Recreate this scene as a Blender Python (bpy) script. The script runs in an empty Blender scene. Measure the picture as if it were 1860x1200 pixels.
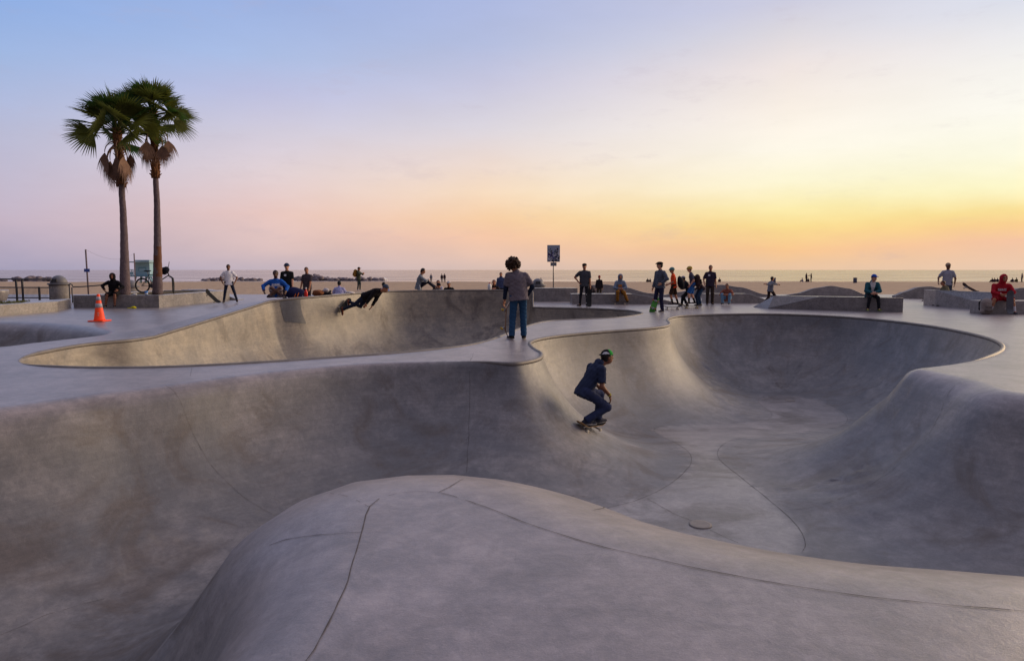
import bpy, bmesh, math, random
import numpy as np
from mathutils import Vector, Matrix, noise
from mathutils.bvhtree import BVHTree
from mathutils.geometry import delaunay_2d_cdt

SC = bpy.context.scene
COL = SC.collection
R_ = math.radians

# ------------------------------------------------------------------ camera
CAM_H, F, CX, CY, PITCH = 1.5, 1240.0, 930.0, 600.0, math.atan(110 / 1240)
cam_d = bpy.data.cameras.new('camera')
cam_d.sensor_width = 36; cam_d.lens = 36 * F / 1860
cam_d.clip_start = 0.05; cam_d.clip_end = 20000
cam = bpy.data.objects.new('camera', cam_d); COL.objects.link(cam)
cam.location = (0, 0, CAM_H); cam.rotation_euler = (math.pi / 2 - PITCH, 0, 0)
SC.camera = cam


def ray(u, v):
    x = (u - CX) / F; yc = (CY - v) / F
    c, s = math.cos(PITCH), math.sin(PITCH)
    return Vector((x, c + yc * s, -s + yc * c))


def at(u, v, z=0.0):                       # a point of the photograph on the level z
    d = ray(u, v); t = (z - CAM_H) / d.z
    return Vector((d.x * t, d.y * t, z))


def atd(u, v, y):                          # a point of the photograph at the depth y
    d = ray(u, v); t = y / d.y
    return Vector((d.x * t, y, CAM_H + d.z * t))


def srgb(r, g, b, k=1.0):
    f = lambda c: ((c / 255 + 0.055) / 1.055) ** 2.4 if c > 10 else c / 255 / 12.92
    return (f(r) * k, f(g) * k, f(b) * k, 1)


# ------------------------------------------------------------------ sky
world = bpy.data.worlds.new('World'); SC.world = world; world.use_nodes = True
wt = world.node_tree; wt.nodes.clear()


def N(t, kind, **kw):
    n = t.nodes.new(kind)
    for k, v in kw.items(): setattr(n, k, v)
    return n


def M_(t, op, a, b=None, c=None, clamp=False):
    n = t.nodes.new('ShaderNodeMath'); n.operation = op; n.use_clamp = clamp
    for i, q in enumerate((a, b, c)):
        if q is None: continue
        if isinstance(q, (int, float)): n.inputs[i].default_value = q
        else: t.links.new(q, n.inputs[i])
    return n.outputs[0]


def mixc(t, fac, a, b, mode='MIX'):
    n = t.nodes.new('ShaderNodeMix'); n.data_type = 'RGBA'; n.blend_type = mode; n.clamp_factor = True
    for sock, q in ((n.inputs[0], fac), (n.inputs[6], a), (n.inputs[7], b)):
        if isinstance(q, (int, float)): sock.default_value = q
        elif isinstance(q, tuple): sock.default_value = q
        else: t.links.new(q, sock)
    return n.outputs[2]


SKY = [  # column of the photograph -> (row, colour)
    (30, [(0, (132, 168, 230)), (100, (150, 177, 226)), (180, (164, 181, 221)), (250, (178, 183, 213)), (330, (187, 181, 204)), (400, (188, 172, 190)), (450, (170, 160, 184)), (489, (152, 150, 180))]),
    (490, [(0, (146, 172, 228)), (100, (162, 183, 228)), (170, (180, 188, 226)), (240, (202, 199, 218)), (310, (221, 206, 211)), (390, (229, 194, 186)), (450, (213, 185, 183)), (489, (188, 173, 184))]),
    (885, [(0, (164, 178, 224)), (80, (173, 184, 223)), (150, (193, 193, 221)), (230, (216, 209, 219)), (290, (236, 215, 206)), (350, (249, 217, 184)), (400, (251, 203, 155)), (430, (247, 193, 157)), (470, (226, 187, 168)), (489, (214, 183, 170))]),
    (1425, [(0, (200, 200, 223)), (60, (219, 214, 222)), (120, (239, 226, 222)), (200, (252, 240, 227)), (270, (254, 247, 228)), (330, (254, 246, 206)), (380, (254, 235, 160)), (410, (252, 218, 130)), (450, (250, 192, 128)), (489, (232, 190, 152))]),
    (1830, [(0, (216, 220, 235)), (60, (232, 231, 235)), (120, (245, 242, 237)), (200, (253, 250, 238)), (280, (253, 250, 223)), (340, (253, 246, 191)), (385, (253, 222, 136)), (410, (253, 202, 130)), (440, (249, 192, 152)), (489, (232, 195, 165))]),
]
tc = N(wt, 'ShaderNodeTexCoord')
sep = N(wt, 'ShaderNodeSeparateXYZ'); wt.links.new(tc.outputs['Generated'], sep.inputs[0])
az = M_(wt, 'ARCTAN2', sep.outputs[0], sep.outputs[1])          # 0 ahead, positive to the right
el = M_(wt, 'ARCSINE', sep.outputs[2])
# thin, faint cloud streaks move the bands a little
mp = N(wt, 'ShaderNodeMapping'); mp.inputs['Scale'].default_value = (3.2, 3.2, 11)
wt.links.new(tc.outputs['Generated'], mp.inputs[0])
cn = N(wt, 'ShaderNodeTexNoise'); cn.inputs['Scale'].default_value = 1.6; cn.inputs['Detail'].default_value = 6; cn.inputs['Roughness'].default_value = 0.62
wt.links.new(mp.outputs[0], cn.inputs['Vector'])
elj = M_(wt, 'ADD', el, M_(wt, 'MULTIPLY', M_(wt, 'SUBTRACT', cn.outputs['Fac'], 0.5), 0.022))
EMAX = R_(60)
efac = M_(wt, 'DIVIDE', elj, EMAX, clamp=True)
ZEN = srgb(184, 180, 202)


def sky_ramp(stops):
    r = N(wt, 'ShaderNodeValToRGB'); cr = r.color_ramp; cr.interpolation = 'LINEAR'
    stops = sorted(stops, key=lambda s: s[0])
    cr.elements[0].position = max(0, stops[0][0]); cr.elements[0].color = stops[0][1]
    cr.elements[1].position = stops[-1][0]; cr.elements[1].color = stops[-1][1]
    for p, c in stops[1:-1]:
        e = cr.elements.new(p); e.color = c
    wt.links.new(efac, r.inputs[0]); return r.outputs[0]


cols = []
for u, st in SKY:
    ss = []; azi = 0
    for v, c in st:
        d = ray(u, v).normalized()
        if u < 600: c = (c[0] + 4 * (v > 160), c[1], c[2])
        lu = .3 * c[0] + .59 * c[1] + .11 * c[2]; c = tuple(min(255, (q + (lu - q) * .07) + (255 - q) * .085) for q in c)
        ss.append((max(0.0, math.asin(d.z) / EMAX), srgb(*c))); azi = math.atan2(d.x, d.y)
    ss.append((1.0, ZEN)); cols.append((azi, sky_ramp(ss)))
# beyond the right edge of the frame: the after-glow where the sun went down; behind: dusk
glow = sky_ramp([(0, srgb(240, 196, 160, 1.2)), (.06, srgb(255, 200, 130, 1.7)), (.12, srgb(255, 226, 150, 2.0)), (.2, srgb(255, 246, 205, 1.9)), (.33, srgb(254, 250, 238, 1.5)), (.5, srgb(225, 226, 236)), (1, ZEN)])
dusk = sky_ramp([(0, srgb(62, 56, 60)), (.12, srgb(84, 72, 76)), (.3, srgb(92, 88, 100)), (.6, srgb(120, 119, 140)), (1, ZEN)])
duskr = sky_ramp([(0, srgb(165, 135, 122)), (.12, srgb(200, 165, 145)), (.3, srgb(180, 170, 180)), (.6, srgb(160, 162, 192)), (1, ZEN)])
cols = [(-math.pi, dusk), (-1.5, dusk)] + cols + [(1.0, glow), (1.9, duskr), (math.pi, dusk)]
cur = cols[0][1]
for i in range(1, len(cols)):
    a0, a1 = cols[i - 1][0], cols[i][0]
    f = M_(wt, 'DIVIDE', M_(wt, 'SUBTRACT', az, a0), a1 - a0, clamp=True)
    cur = mixc(wt, f, cur, cols[i][1])
smud = M_(wt, 'MULTIPLY_ADD', M_(wt, 'SUBTRACT', cn.outputs['Fac'], 0.5), 0.15, 1.0)
mp2 = N(wt, 'ShaderNodeMapping'); mp2.inputs['Scale'].default_value = (5, 5, 17); mp2.inputs['Rotation'].default_value = (.12, .1, .3)
wt.links.new(tc.outputs['Generated'], mp2.inputs[0])
cn2 = N(wt, 'ShaderNodeTexNoise'); cn2.inputs['Scale'].default_value = 1.5; cn2.inputs['Detail'].default_value = 8; cn2.inputs['Roughness'].default_value = .7; wt.links.new(mp2.outputs[0], cn2.inputs['Vector'])
ws = N(wt, 'ShaderNodeMapRange'); ws.interpolation_type = 'SMOOTHSTEP'; ws.inputs[1].default_value = .54; ws.inputs[2].default_value = .72; ws.inputs[4].default_value = .15; wt.links.new(cn2.outputs['Fac'], ws.inputs[0])
cur = mixc(wt, ws.outputs[0], cur, srgb(188, 172, 186))
vm = N(wt, 'ShaderNodeVectorMath', operation='SCALE'); wt.links.new(cur, vm.inputs[0]); wt.links.new(smud, vm.inputs['Scale'])
bg = N(wt, 'ShaderNodeBackground'); wt.links.new(vm.outputs[0], bg.inputs['Color']); bg.inputs['Strength'].default_value = 1.0
wo = N(wt, 'ShaderNodeOutputWorld'); wt.links.new(bg.outputs[0], wo.inputs[0])

# ------------------------------------------------------------------ low sun behind the haze, beyond the right edge
sl = bpy.data.lights.new('sun', 'SUN'); sl.energy = 2.3; sl.angle = R_(40); sl.color = (1.0, 0.72, 0.46)
sun = bpy.data.objects.new('sun', sl); COL.objects.link(sun)
SUN_AZ, SUN_EL = R_(62), R_(13)
sd = Vector((math.sin(SUN_AZ) * math.cos(SUN_EL), math.cos(SUN_AZ) * math.cos(SUN_EL), math.sin(SUN_EL)))
sun.rotation_euler = (-sd).to_track_quat('-Z', 'Y').to_euler()

SC.view_settings.view_transform = 'Standard'; SC.view_settings.look = 'None'
SC.view_settings.exposure = 0.0; SC.view_settings.gamma = 1.0; SC.view_settings.use_curve_mapping = False


# ------------------------------------------------------------------ helpers
def tag(o, label=None, cat=None, group=None, kind=None):
    if label: o['label'] = label
    if cat: o['category'] = cat
    if group: o['group'] = group
    if kind: o['kind'] = kind
    return o


def empty(name, loc=(0, 0, 0), rz=0.0, mat=None):
    o = bpy.data.objects.new(name, None); COL.objects.link(o); o.empty_display_size = .2
    if mat is not None: o.matrix_world = mat
    else:
        o.location = loc; o.rotation_euler = (0, 0, rz)
    return o


def link_mesh(name, me, mats, parent=None, smooth=True):
    for m in (mats if isinstance(mats, (list, tuple)) else [mats]): me.materials.append(m)
    o = bpy.data.objects.new(name, me); COL.objects.link(o)
    if parent: o.parent = parent
    if smooth: me.shade_smooth()
    return o


class MB:
    """collects shapes, links them as one mesh"""
    def __init__(s): s.bm = bmesh.new()

    def box(s, c, d, rot=None, bev=0.0, mi=0):
        r = bmesh.ops.create_cube(s.bm, size=1.0); vs = r['verts']
        bmesh.ops.scale(s.bm, vec=d, verts=vs)
        fs = list({f for v in vs for f in v.link_faces})
        for f in fs: f.material_index = mi
        if bev:
            es = list({e for v in vs for e in v.link_edges})
            rr = bmesh.ops.bevel(s.bm, geom=es, offset=bev, segments=2, profile=.5, affect='EDGES')
            vs = list({v for f in rr['faces'] for v in f.verts} | {v for v in vs if v.is_valid})
        if rot is not None: bmesh.ops.rotate(s.bm, matrix=rot, cent=(0, 0, 0), verts=vs)
        bmesh.ops.translate(s.bm, vec=c, verts=vs); return s

    def tube(s, pts, rad, n=8, mi=0, closed=False):
        pts = [Vector(p) for p in pts]; m = len(pts)
        rads = rad if isinstance(rad, (list, tuple)) else [rad] * m
        rings = []; up = Vector((0, 0, 1))
        prev = None
        for i, p in enumerate(pts):
            if closed: t = pts[(i + 1) % m] - pts[i - 1]
            else: t = pts[min(i + 1, m - 1)] - pts[max(i - 1, 0)]
            t = t.normalized() if t.length > 1e-9 else Vector((0, 0, 1))
            ref = prev if prev is not None else (Vector((1, 0, 0)) if abs(t.z) > .9 else up)
            a = ref - t * ref.dot(t)
            if a.length < 1e-6: a = Vector((0, 1, 0)) - t * t.y
            a.normalize(); b = t.cross(a); prev = a
            rings.append([s.bm.verts.new(p + (a * math.cos(2 * math.pi * k / n) + b * math.sin(2 * math.pi * k / n)) * rads[i]) for k in range(n)])
        for i in range(m if closed else m - 1):
            A, B = rings[i], rings[(i + 1) % m]
            for k in range(n):
                f = s.bm.faces.new((A[k], A[(k + 1) % n], B[(k + 1) % n], B[k])); f.material_index = mi; f.smooth = True
        if not closed:
            f = s.bm.faces.new(rings[0][::-1]); f.material_index = mi
            f = s.bm.faces.new(rings[-1]); f.material_index = mi
        return s

    def prism(s, outline, vec, bev=.012, mi=0):
        a = [s.bm.verts.new(p) for p in outline]; b = [s.bm.verts.new(Vector(p) + Vector(vec)) for p in outline]
        n = len(a); fs = [s.bm.faces.new(a), s.bm.faces.new(b[::-1])]
        for i in range(n): fs.append(s.bm.faces.new((a[(i + 1) % n], a[i], b[i], b[(i + 1) % n])))
        for f in fs: f.material_index = mi
        bmesh.ops.recalc_face_normals(s.bm, faces=fs)
        if bev:
            es = list({e for f in fs for e in f.edges})
            bmesh.ops.bevel(s.bm, geom=es, offset=bev, segments=2, profile=.5, affect='EDGES', clamp_overlap=True)
        return s

    def loft(s, A, B, bev=.012, mi=0):
        a = [s.bm.verts.new(p) for p in A]; b = [s.bm.verts.new(p) for p in B]; n = len(a); fs = [s.bm.faces.new(a), s.bm.faces.new(b[::-1])]
        for i in range(n): fs.append(s.bm.faces.new((a[(i + 1) % n], a[i], b[i], b[(i + 1) % n])))
        bmesh.ops.recalc_face_normals(s.bm, faces=fs)
        bmesh.ops.bevel(s.bm, geom=list({e for f in fs for e in f.edges}), offset=bev, segments=2, profile=.5, affect='EDGES', clamp_overlap=True)
        return s

    def lathe(s, prof, n=24, mi=0, c=(0, 0, 0)):
        rings = []
        for r, z in prof:
            rings.append([s.bm.verts.new((c[0] + r * math.cos(2 * math.pi * k / n), c[1] + r * math.sin(2 * math.pi * k / n), c[2] + z)) for k in range(n)])
        for A, B in zip(rings, rings[1:]):
            for k in range(n):
                f = s.bm.faces.new((A[k], A[(k + 1) % n], B[(k + 1) % n], B[k])); f.material_index = mi; f.smooth = True
        s.bm.faces.new(rings[0][::-1]).material_index = mi; s.bm.faces.new(rings[-1]).material_index = mi
        return s

    def blob(s, c, r, seed=0, amp=.25, mi=0, sub=2, fr=1.3):
        rr = bmesh.ops.create_icosphere(s.bm, subdivisions=sub, radius=1.0)
        for v in rr['verts']:
            k = 1 + amp * noise.noise(v.co * fr + Vector((seed * 7.3, seed * 3.1, seed)))
            v.co = Vector((v.co.x * r[0] * k, v.co.y * r[1] * k, v.co.z * r[2] * k)) + Vector(c)
            for f in v.link_faces: f.material_index = mi; f.smooth = True
        return s

    def build(s, name, mats, parent=None, smooth=None):
        me = bpy.data.meshes.new(name); s.bm.to_mesh(me); s.bm.free()
        for m in (mats if isinstance(mats, (list, tuple)) else [mats]): me.materials.append(m)
        o = bpy.data.objects.new(name, me); COL.objects.link(o)
        if parent: o.parent = parent
        if smooth: me.shade_smooth()
        return o


MC = {}


def mat(name, col, rough=.6, spec=.4, metal=0.0, var=.12, vscale=9.0, bump=.0, bscale=40.0):
    """a plain procedural material with noise in colour, gloss and relief"""
    key = name
    if key in MC: return MC[key]
    m = bpy.data.materials.new(name); m.use_nodes = True; t = m.node_tree; b = t.nodes['Principled BSDF']
    if len(col) == 3: col = (*col, 1)
    co = N(t, 'ShaderNodeTexCoord')
    n = N(t, 'ShaderNodeTexNoise'); n.inputs['Scale'].default_value = vscale; n.inputs['Detail'].default_value = 5; n.inputs['Roughness'].default_value = .6
    t.links.new(co.outputs['Object'], n.inputs['Vector'])
    f = M_(t, 'MULTIPLY_ADD', M_(t, 'SUBTRACT', n.outputs['Fac'], .5), 4 * var, 1.0)
    vmn = N(t, 'ShaderNodeVectorMath', operation='SCALE'); vmn.inputs[0].default_value = col[:3]; t.links.new(f, vmn.inputs['Scale'])
    t.links.new(vmn.outputs[0], b.inputs['Base Color'])
    b.inputs['Roughness'].default_value = rough; b.inputs['Specular IOR Level'].default_value = spec; b.inputs['Metallic'].default_value = metal
    if bump:
        n2 = N(t, 'ShaderNodeTexNoise'); n2.inputs['Scale'].default_value = bscale; n2.inputs['Detail'].default_value = 4
        t.links.new(co.outputs['Object'], n2.inputs['Vector'])
        bp = N(t, 'ShaderNodeBump'); bp.inputs['Strength'].default_value = 1; bp.inputs['Distance'].default_value = bump
        t.links.new(n2.outputs['Fac'], bp.inputs['Height']); t.links.new(bp.outputs[0], b.inputs['Normal'])
    MC[key] = m; return m


def cloth(r, g, b, k=1.0):
    return mat('cloth_%d_%d_%d' % (r, g, b), srgb(r, g, b, k), rough=.9, spec=.15, var=.17, vscale=11, bump=.004, bscale=60)


def concrete(name, light, dark, stain, deck=None, floor=None, rough=.5, stain_amt=.5, use_tone_zone=False, sc=1.0, streak=.35):
    m = bpy.data.materials.new(name); m.use_nodes = True; t = m.node_tree; b = t.nodes['Principled BSDF']
    co = N(t, 'ShaderNodeTexCoord'); P = co.outputs['Object']

    def nz(scale, det=5, ro=.6, vec=P, dist=0.0, stretch=None):
        n = N(t, 'ShaderNodeTexNoise'); n.inputs['Scale'].default_value = scale; n.inputs['Detail'].default_value = det; n.inputs['Roughness'].default_value = ro; n.inputs['Distortion'].default_value = dist
        if stretch:
            mpp = N(t, 'ShaderNodeMapping'); mpp.inputs['Scale'].default_value = stretch; t.links.new(vec, mpp.inputs[0]); vec = mpp.outputs[0]
        t.links.new(vec, n.inputs['Vector']); return n.outputs['Fac']

    def band(x, lo, hi):
        n = N(t, 'ShaderNodeMapRange'); n.interpolation_type = 'SMOOTHSTEP'; n.inputs[1].default_value = lo; n.inputs[2].default_value = hi
        t.links.new(x, n.inputs[0]); return n.outputs[0]
    big = band(nz(.42 * sc, 5, .62, dist=.6), .36, .66)
    mid = band(nz(2.4 * sc, 9, .74, dist=.5), .36, .66)
    fine = nz(14 * sc, 8, .72)
    grain = nz(95, 3, .6)
    if use_tone_zone:
        at_ = N(t, 'ShaderNodeAttribute', attribute_name='tone_zone')
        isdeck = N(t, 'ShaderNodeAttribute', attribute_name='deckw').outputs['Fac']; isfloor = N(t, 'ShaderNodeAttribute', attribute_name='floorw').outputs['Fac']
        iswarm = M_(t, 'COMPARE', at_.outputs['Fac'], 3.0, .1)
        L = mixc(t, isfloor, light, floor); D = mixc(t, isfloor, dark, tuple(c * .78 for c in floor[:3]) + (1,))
        L = mixc(t, iswarm, L, (.34, .285, .215, 1)); D = mixc(t, iswarm, D, (.22, .19, .155, 1))  # tan of the back bowl: ochre stain plus warm light put into colour
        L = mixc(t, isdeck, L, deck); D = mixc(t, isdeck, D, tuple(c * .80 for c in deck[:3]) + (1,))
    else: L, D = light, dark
    c = mixc(t, big, L, D)
    c = mixc(t, M_(t, 'MULTIPLY', mid, .74), c, mixc(t, .5, D, (.085, .083, .095, 1)))
    st = band(nz(.8 * sc, 6, .66, dist=1.0), .48, .68)
    amt = stain_amt
    if use_tone_zone: amt = M_(t, 'MULTIPLY_ADD', isdeck, -stain_amt * .62, stain_amt)
    c = mixc(t, M_(t, 'MULTIPLY', st, amt), c, stain)
    # drips and wheel marks: noise drawn out downwards
    dr = band(nz(3.2, 5, .65, stretch=(1, 1, .12)), .50, .74)
    da = streak
    if use_tone_zone: da = M_(t, 'MULTIPLY_ADD', isdeck, -streak, streak)
    c = mixc(t, M_(t, 'MULTIPLY', dr, da), c, mixc(t, .5, D, (.13, .115, .105, 1)))
    # patchy trowelling and grit at hand's-breadth size
    tw = band(nz(7.5 * sc, 9, .78, dist=.8), .42, .62)
    tv = N(t, 'ShaderNodeVectorMath', operation='SCALE'); t.links.new(c, tv.inputs[0]); t.links.new(M_(t, 'MULTIPLY_ADD', tw, .20, .90), tv.inputs['Scale']); c = tv.outputs[0]
    # fine scratches left by wheels, mostly level
    hz = nz(2.6, 7, .75, stretch=(.5, .5, 9))
    hs_ = N(t, 'ShaderNodeVectorMath', operation='SCALE'); t.links.new(c, hs_.inputs[0]); t.links.new(M_(t, 'MULTIPLY_ADD', M_(t, 'SUBTRACT', hz, .5), .85, 1.0), hs_.inputs['Scale']); c = hs_.outputs[0]
    # pale scuffs
    sc1 = band(nz(5.5 * sc, 7, .75, dist=1.6, stretch=(.35, 1.3, 1)), .60, .72)
    c = mixc(t, M_(t, 'MULTIPLY', sc1, .22), c, tuple(min(.8, q * 1.35) for q in light[:3]) + (1,))
    # chips and specks
    sp = band(nz(38 * sc, 2, .5), .71, .77)
    c = mixc(t, M_(t, 'MULTIPLY', sp, .35), c, (.07, .065, .065, 1))
    g = M_(t, 'MULTIPLY_ADD', M_(t, 'SUBTRACT', fine, .5), .62, M_(t, 'MULTIPLY_ADD', M_(t, 'SUBTRACT', grain, .5), .5, 1.0))
    vmn = N(t, 'ShaderNodeVectorMath', operation='SCALE'); t.links.new(c, vmn.inputs[0]); t.links.new(g, vmn.inputs['Scale'])
    t.links.new(vmn.outputs[0], b.inputs['Base Color'])
    rb = M_(t, 'MULTIPLY_ADD', fine, .3, rough - .1)
    if use_tone_zone: rb = M_(t, 'ADD', rb, M_(t, 'MULTIPLY', M_(t, 'SUBTRACT', 1.0, M_(t, 'MAXIMUM', isdeck, isfloor)), .17))
    t.links.new(rb, b.inputs['Roughness'])
    b.inputs['Specular IOR Level'].default_value = .85 if use_tone_zone else .6
    h = M_(t, 'ADD', M_(t, 'MULTIPLY', nz(2.0, 3, .5), 1.2), M_(t, 'ADD', fine, M_(t, 'MULTIPLY', grain, .25)))
    bp = N(t, 'ShaderNodeBump'); bp.inputs['Strength'].default_value = 1; bp.inputs['Distance'].default_value = .0032
    t.links.new(h, bp.inputs['Height']); t.links.new(bp.outputs[0], b.inputs['Normal'])
    MC[name] = m; return m


CON = concrete('bowl_concrete', (.240, .220, .217, 1), (.122, .121, .130, 1), (.088, .066, .053, 1), deck=(.312, .270, .274, 1), floor=(.335, .300, .292, 1), use_tone_zone=True, rough=.31, stain_amt=.82)  # transitions darker than deck and floor: wall shade put into the colour
LEDGE = concrete('ledge_concrete', (.33, .305, .295, 1), (.25, .235, .235, 1), (.19, .165, .14, 1), rough=.24, stain_amt=.35, sc=1.6)
WAVE = concrete('wave_concrete', (.38, .355, .345, 1), (.30, .28, .275, 1), (.16, .14, .125, 1), rough=.6, stain_amt=.3, sc=1.4)
JOINT = mat('joint_grey', (.115, .104, .10), rough=.9, spec=.1)  # the joints' own dark grey
SLATE = concrete('slate_grey_panel', (.115, .118, .13, 1), (.085, .088, .10, 1), (.10, .09, .085, 1), rough=.4, stain_amt=.2)
STEEL = mat('galvanised_steel', (.30, .29, .285), rough=.42, spec=.5, metal=.85, var=.15, vscale=6)
DARKSTEEL = mat('dark_railing_steel', (.05, .05, .06), rough=.5, spec=.5)
COPE = mat('worn_coping_steel', (.20, .18, .165), rough=.55, spec=.4, metal=.2, var=.25, vscale=4)


# ------------------------------------------------------------------ the bowls: rims drawn on the deck, profiles below them
def rim_curve(ctrl, step=.05):
    """ctrl: (x, y, z, lip radius, transition radius); closed centripetal Catmull-Rom, resampled"""
    C = np.array(ctrl, float); n = len(C); out = []
    for i in range(n):
        p0, p1, p2, p3 = C[i - 1], C[i], C[(i + 1) % n], C[(i + 2) % n]
        k = lambda a, b: max(1e-4, np.linalg.norm((b - a)[:2]) ** .5)
        t0 = 0; t1 = t0 + k(p0, p1); t2 = t1 + k(p1, p2); t3 = t2 + k(p2, p3)
        m = max(3, int(np.linalg.norm((p2 - p1)[:2]) / .02))
        for t in np.linspace(t1, t2, m, endpoint=False):
            a1 = (t1 - t) / (t1 - t0) * p0 + (t - t0) / (t1 - t0) * p1
            a2 = (t2 - t) / (t2 - t1) * p1 + (t - t1) / (t2 - t1) * p2
            a3 = (t3 - t) / (t3 - t2) * p2 + (t - t2) / (t3 - t2) * p3
            b1 = (t2 - t) / (t2 - t0) * a1 + (t - t0) / (t2 - t0) * a2
            b2 = (t3 - t) / (t3 - t1) * a2 + (t - t1) / (t3 - t1) * a3
            q = (t2 - t) / (t2 - t1) * b1 + (t - t1) / (t2 - t1) * b2
            s = (t - t1) / (t2 - t1); q = q.copy(); q[2:] = p1[2:] * (1 - s) + p2[2:] * s
            out.append(q)
    out = np.array(out)
    seg = np.linalg.norm(np.roll(out, -1, 0)[:, :2] - out[:, :2], axis=1)
    L = np.concatenate([[0], np.cumsum(seg)]); cl = np.vstack([out, out[:1]])
    m = int(L[-1] / step); ts = np.linspace(0, L[-1], m, endpoint=False)
    res = np.stack([np.interp(ts, L, cl[:, j]) for j in range(cl.shape[1])], 1)
    x, y = res[:, 0], res[:, 1]
    if np.sum(x * np.roll(y, -1) - y * np.roll(x, -1)) < 0: res = res[::-1].copy()
    return res


def px(u, v, r=.02, R=2.2, z=0.0):
    p = at(u, v, z); return (p.x, p.y, z, r, R)


def wp(x, y, r, R, z=0.0): return (x, y, z, r, R)


main_ctrl = [
    px(983, 642, .02, 2.45), px(977.6, 651, .02, 2.45), px(953, 657.5, .02, 2.45), px(930, 660, .02, 2.42), px(876, 656.8, .03, 2.38), px(740, 657, .08, 2.30), px(653, 660, .16, 2.22),
    px(560, 667, .22), px(420, 682, .28), px(299, 698, .3), px(187, 712, .3), px(93, 725, .32), px(0, 737, .34),
    wp(-7.6, 5.2, .4, 2.0), wp(-9.0, 3.0, .5, 1.8), wp(-9.2, .6, .5, 1.8), wp(-7.4, -1.5, .5, 1.8), wp(-5, -1.7, .9, 1.6), wp(-3.2, -1.0, .7, 1.8), wp(-1.9, .3, .66, 1.9), wp(-1.05, 1.5, .66, 2.0),
    px(558.6, 1198, .66, 2.0), px(589, 1147, .68, 2.0), px(626, 1068, .72, 2.0), px(656, 967, .90, 1.9), px(671, 921, 1.3, 1.6), px(690, 906, 1.8, 1.5), px(723, 895.5, 2.5, 1.4), px(761, 892, 2.6, 1.4), px(797, 894.5, 2.6, 1.4),
    px(861, 913, 2.6, 1.4), px(930, 940, 2.5, 1.4), px(983, 959, 2.4, 1.4), px(1100, 994.5, 2.3, 1.4), px(1198, 1017, 2.2, 1.4), px(1390, 1056, 2.1, 1.4), px(1632, 1090, 2.0, 1.4), px(1860, 1110, 2.0, 1.4),
    wp(4.2, 2.55, 1.9, 1.5), wp(7, 2.4, 1.5, 1.6), wp(10, 2.7, .8, 2.0), wp(12, 4.2, .5, 2.2), wp(11.4, 6.2, .5, 2.2), wp(9, 7.5, .5, 2.2),
    px(1860, 713, .55, 2.5), px(1790, 694, .55, 2.5), px(1735, 681, .5, 2.55), px(1692, 672.5, .42, 2.63), px(1676, 670, .3, 2.75), px(1690, 667.5, .2, 2.85), px(1728, 662.5, .08, 2.97), px(1777, 653, .03, 3.02), px(1809, 642.5, .02, 3.03),
    px(1821, 634, .02, 3.0), px(1820, 626, .02, 3.0), px(1801, 616, .02, 3.0), px(1753, 603.5, .02, 3.0), px(1680, 590.5, .02, 3.0), px(1583, 579.4, .02, 3.0), px(1487, 573, .02, 3.0), px(1390, 570.2, .02, 2.95),
    px(1300, 571, .02, 2.8), px(1250, 572.8, .02, 2.65), px(1229, 574.6, .02, 2.6), px(1215, 578, .02, 2.55), px(1212, 582, .02, 2.5), px(1216, 587, .02, 2.5), px(1209, 592, .02, 2.5), px(1175, 596.5, .02, 2.48), px(1098, 602, .02, 2.46),
    px(1022, 609, .02, 2.45), px(987, 614, .02, 2.45), px(970, 618, .02, 2.45), px(962, 623, .02, 2.45), px(964.5, 629, .02, 2.45), px(972, 635, .02, 2.45)]

Rb = 2.0
back_ctrl = [px(34, 655, .02, Rb), px(50, 662, .02, Rb), px(100, 666.3, .02, Rb), px(180, 668.3, .02, Rb), px(300, 667, .02, Rb), px(450, 660, .02, Rb), px(600, 650, .02, Rb), px(700, 643, .02, Rb), px(800, 633.5, .02, Rb),
             px(850, 627, .02, Rb), px(885, 619, .02, Rb), px(920, 606.5, .02, Rb), px(960, 591.5, .02, Rb), px(1000, 583, .02, Rb), px(1060, 580, .02, Rb), px(1120, 577, .02, Rb), px(1155, 572.5, .02, Rb), px(1167, 569, .02, Rb),
             px(1158, 566, .02, Rb), px(1137, 563.3, .02, Rb), px(1080, 560.2, .02, Rb), px(1020, 559, .02, Rb), px(972, 558, .02, Rb), px(968, 557.7, .02, Rb), px(966.5, 527, .02, Rb, .67), px(960, 527, .02, Rb, .67), px(840, 527, .02, Rb, .67),
             px(720, 528.5, .02, Rb, .67), px(652, 532, .02, Rb, .66), px(544, 541, .02, Rb, .60), px(506, 545, .02, Rb, .55), px(488, 547.5, .02, Rb, .52)]
pa, pb_ = at(488, 547.5, .52), at(280, 611, 0)
for s in (.25, .5, .75):
    q = pa.lerp(pb_, s); back_ctrl.append((q.x, q.y, q.z, .02, Rb))
back_ctrl += [px(280, 611, .02, Rb), px(240, 617, .02, Rb), px(160, 624.5, .02, Rb), px(80, 638, .02, Rb), px(45, 647, .02, Rb)]

side_ctrl = [px(209, 602, .25, 1.6), px(188, 608.5, .12, 1.6), px(120, 616.5, .1, 1.6), px(60, 623, .1, 1.6), px(0, 630, .1, 1.6), wp(-14, 12, .1, 1.6), wp(-17.5, 13, .3, 1.6), wp(-18, 17, .5, 1.6), wp(-16.6, 19.4, .6, 1.6), px(0, 584, .7, 1.6),
             px(60, 584.5, .7, 1.6), px(120, 587.5, .6, 1.6), px(180, 594, .5, 1.6), px(204, 598.5, .4, 1.6)]
RIMS = [rim_curve(c) for c in (main_ctrl, back_ctrl, side_ctrl)]


def smooth01(x): x = np.clip(x, 0, 1); return x * x * (3 - 2 * x)


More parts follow.
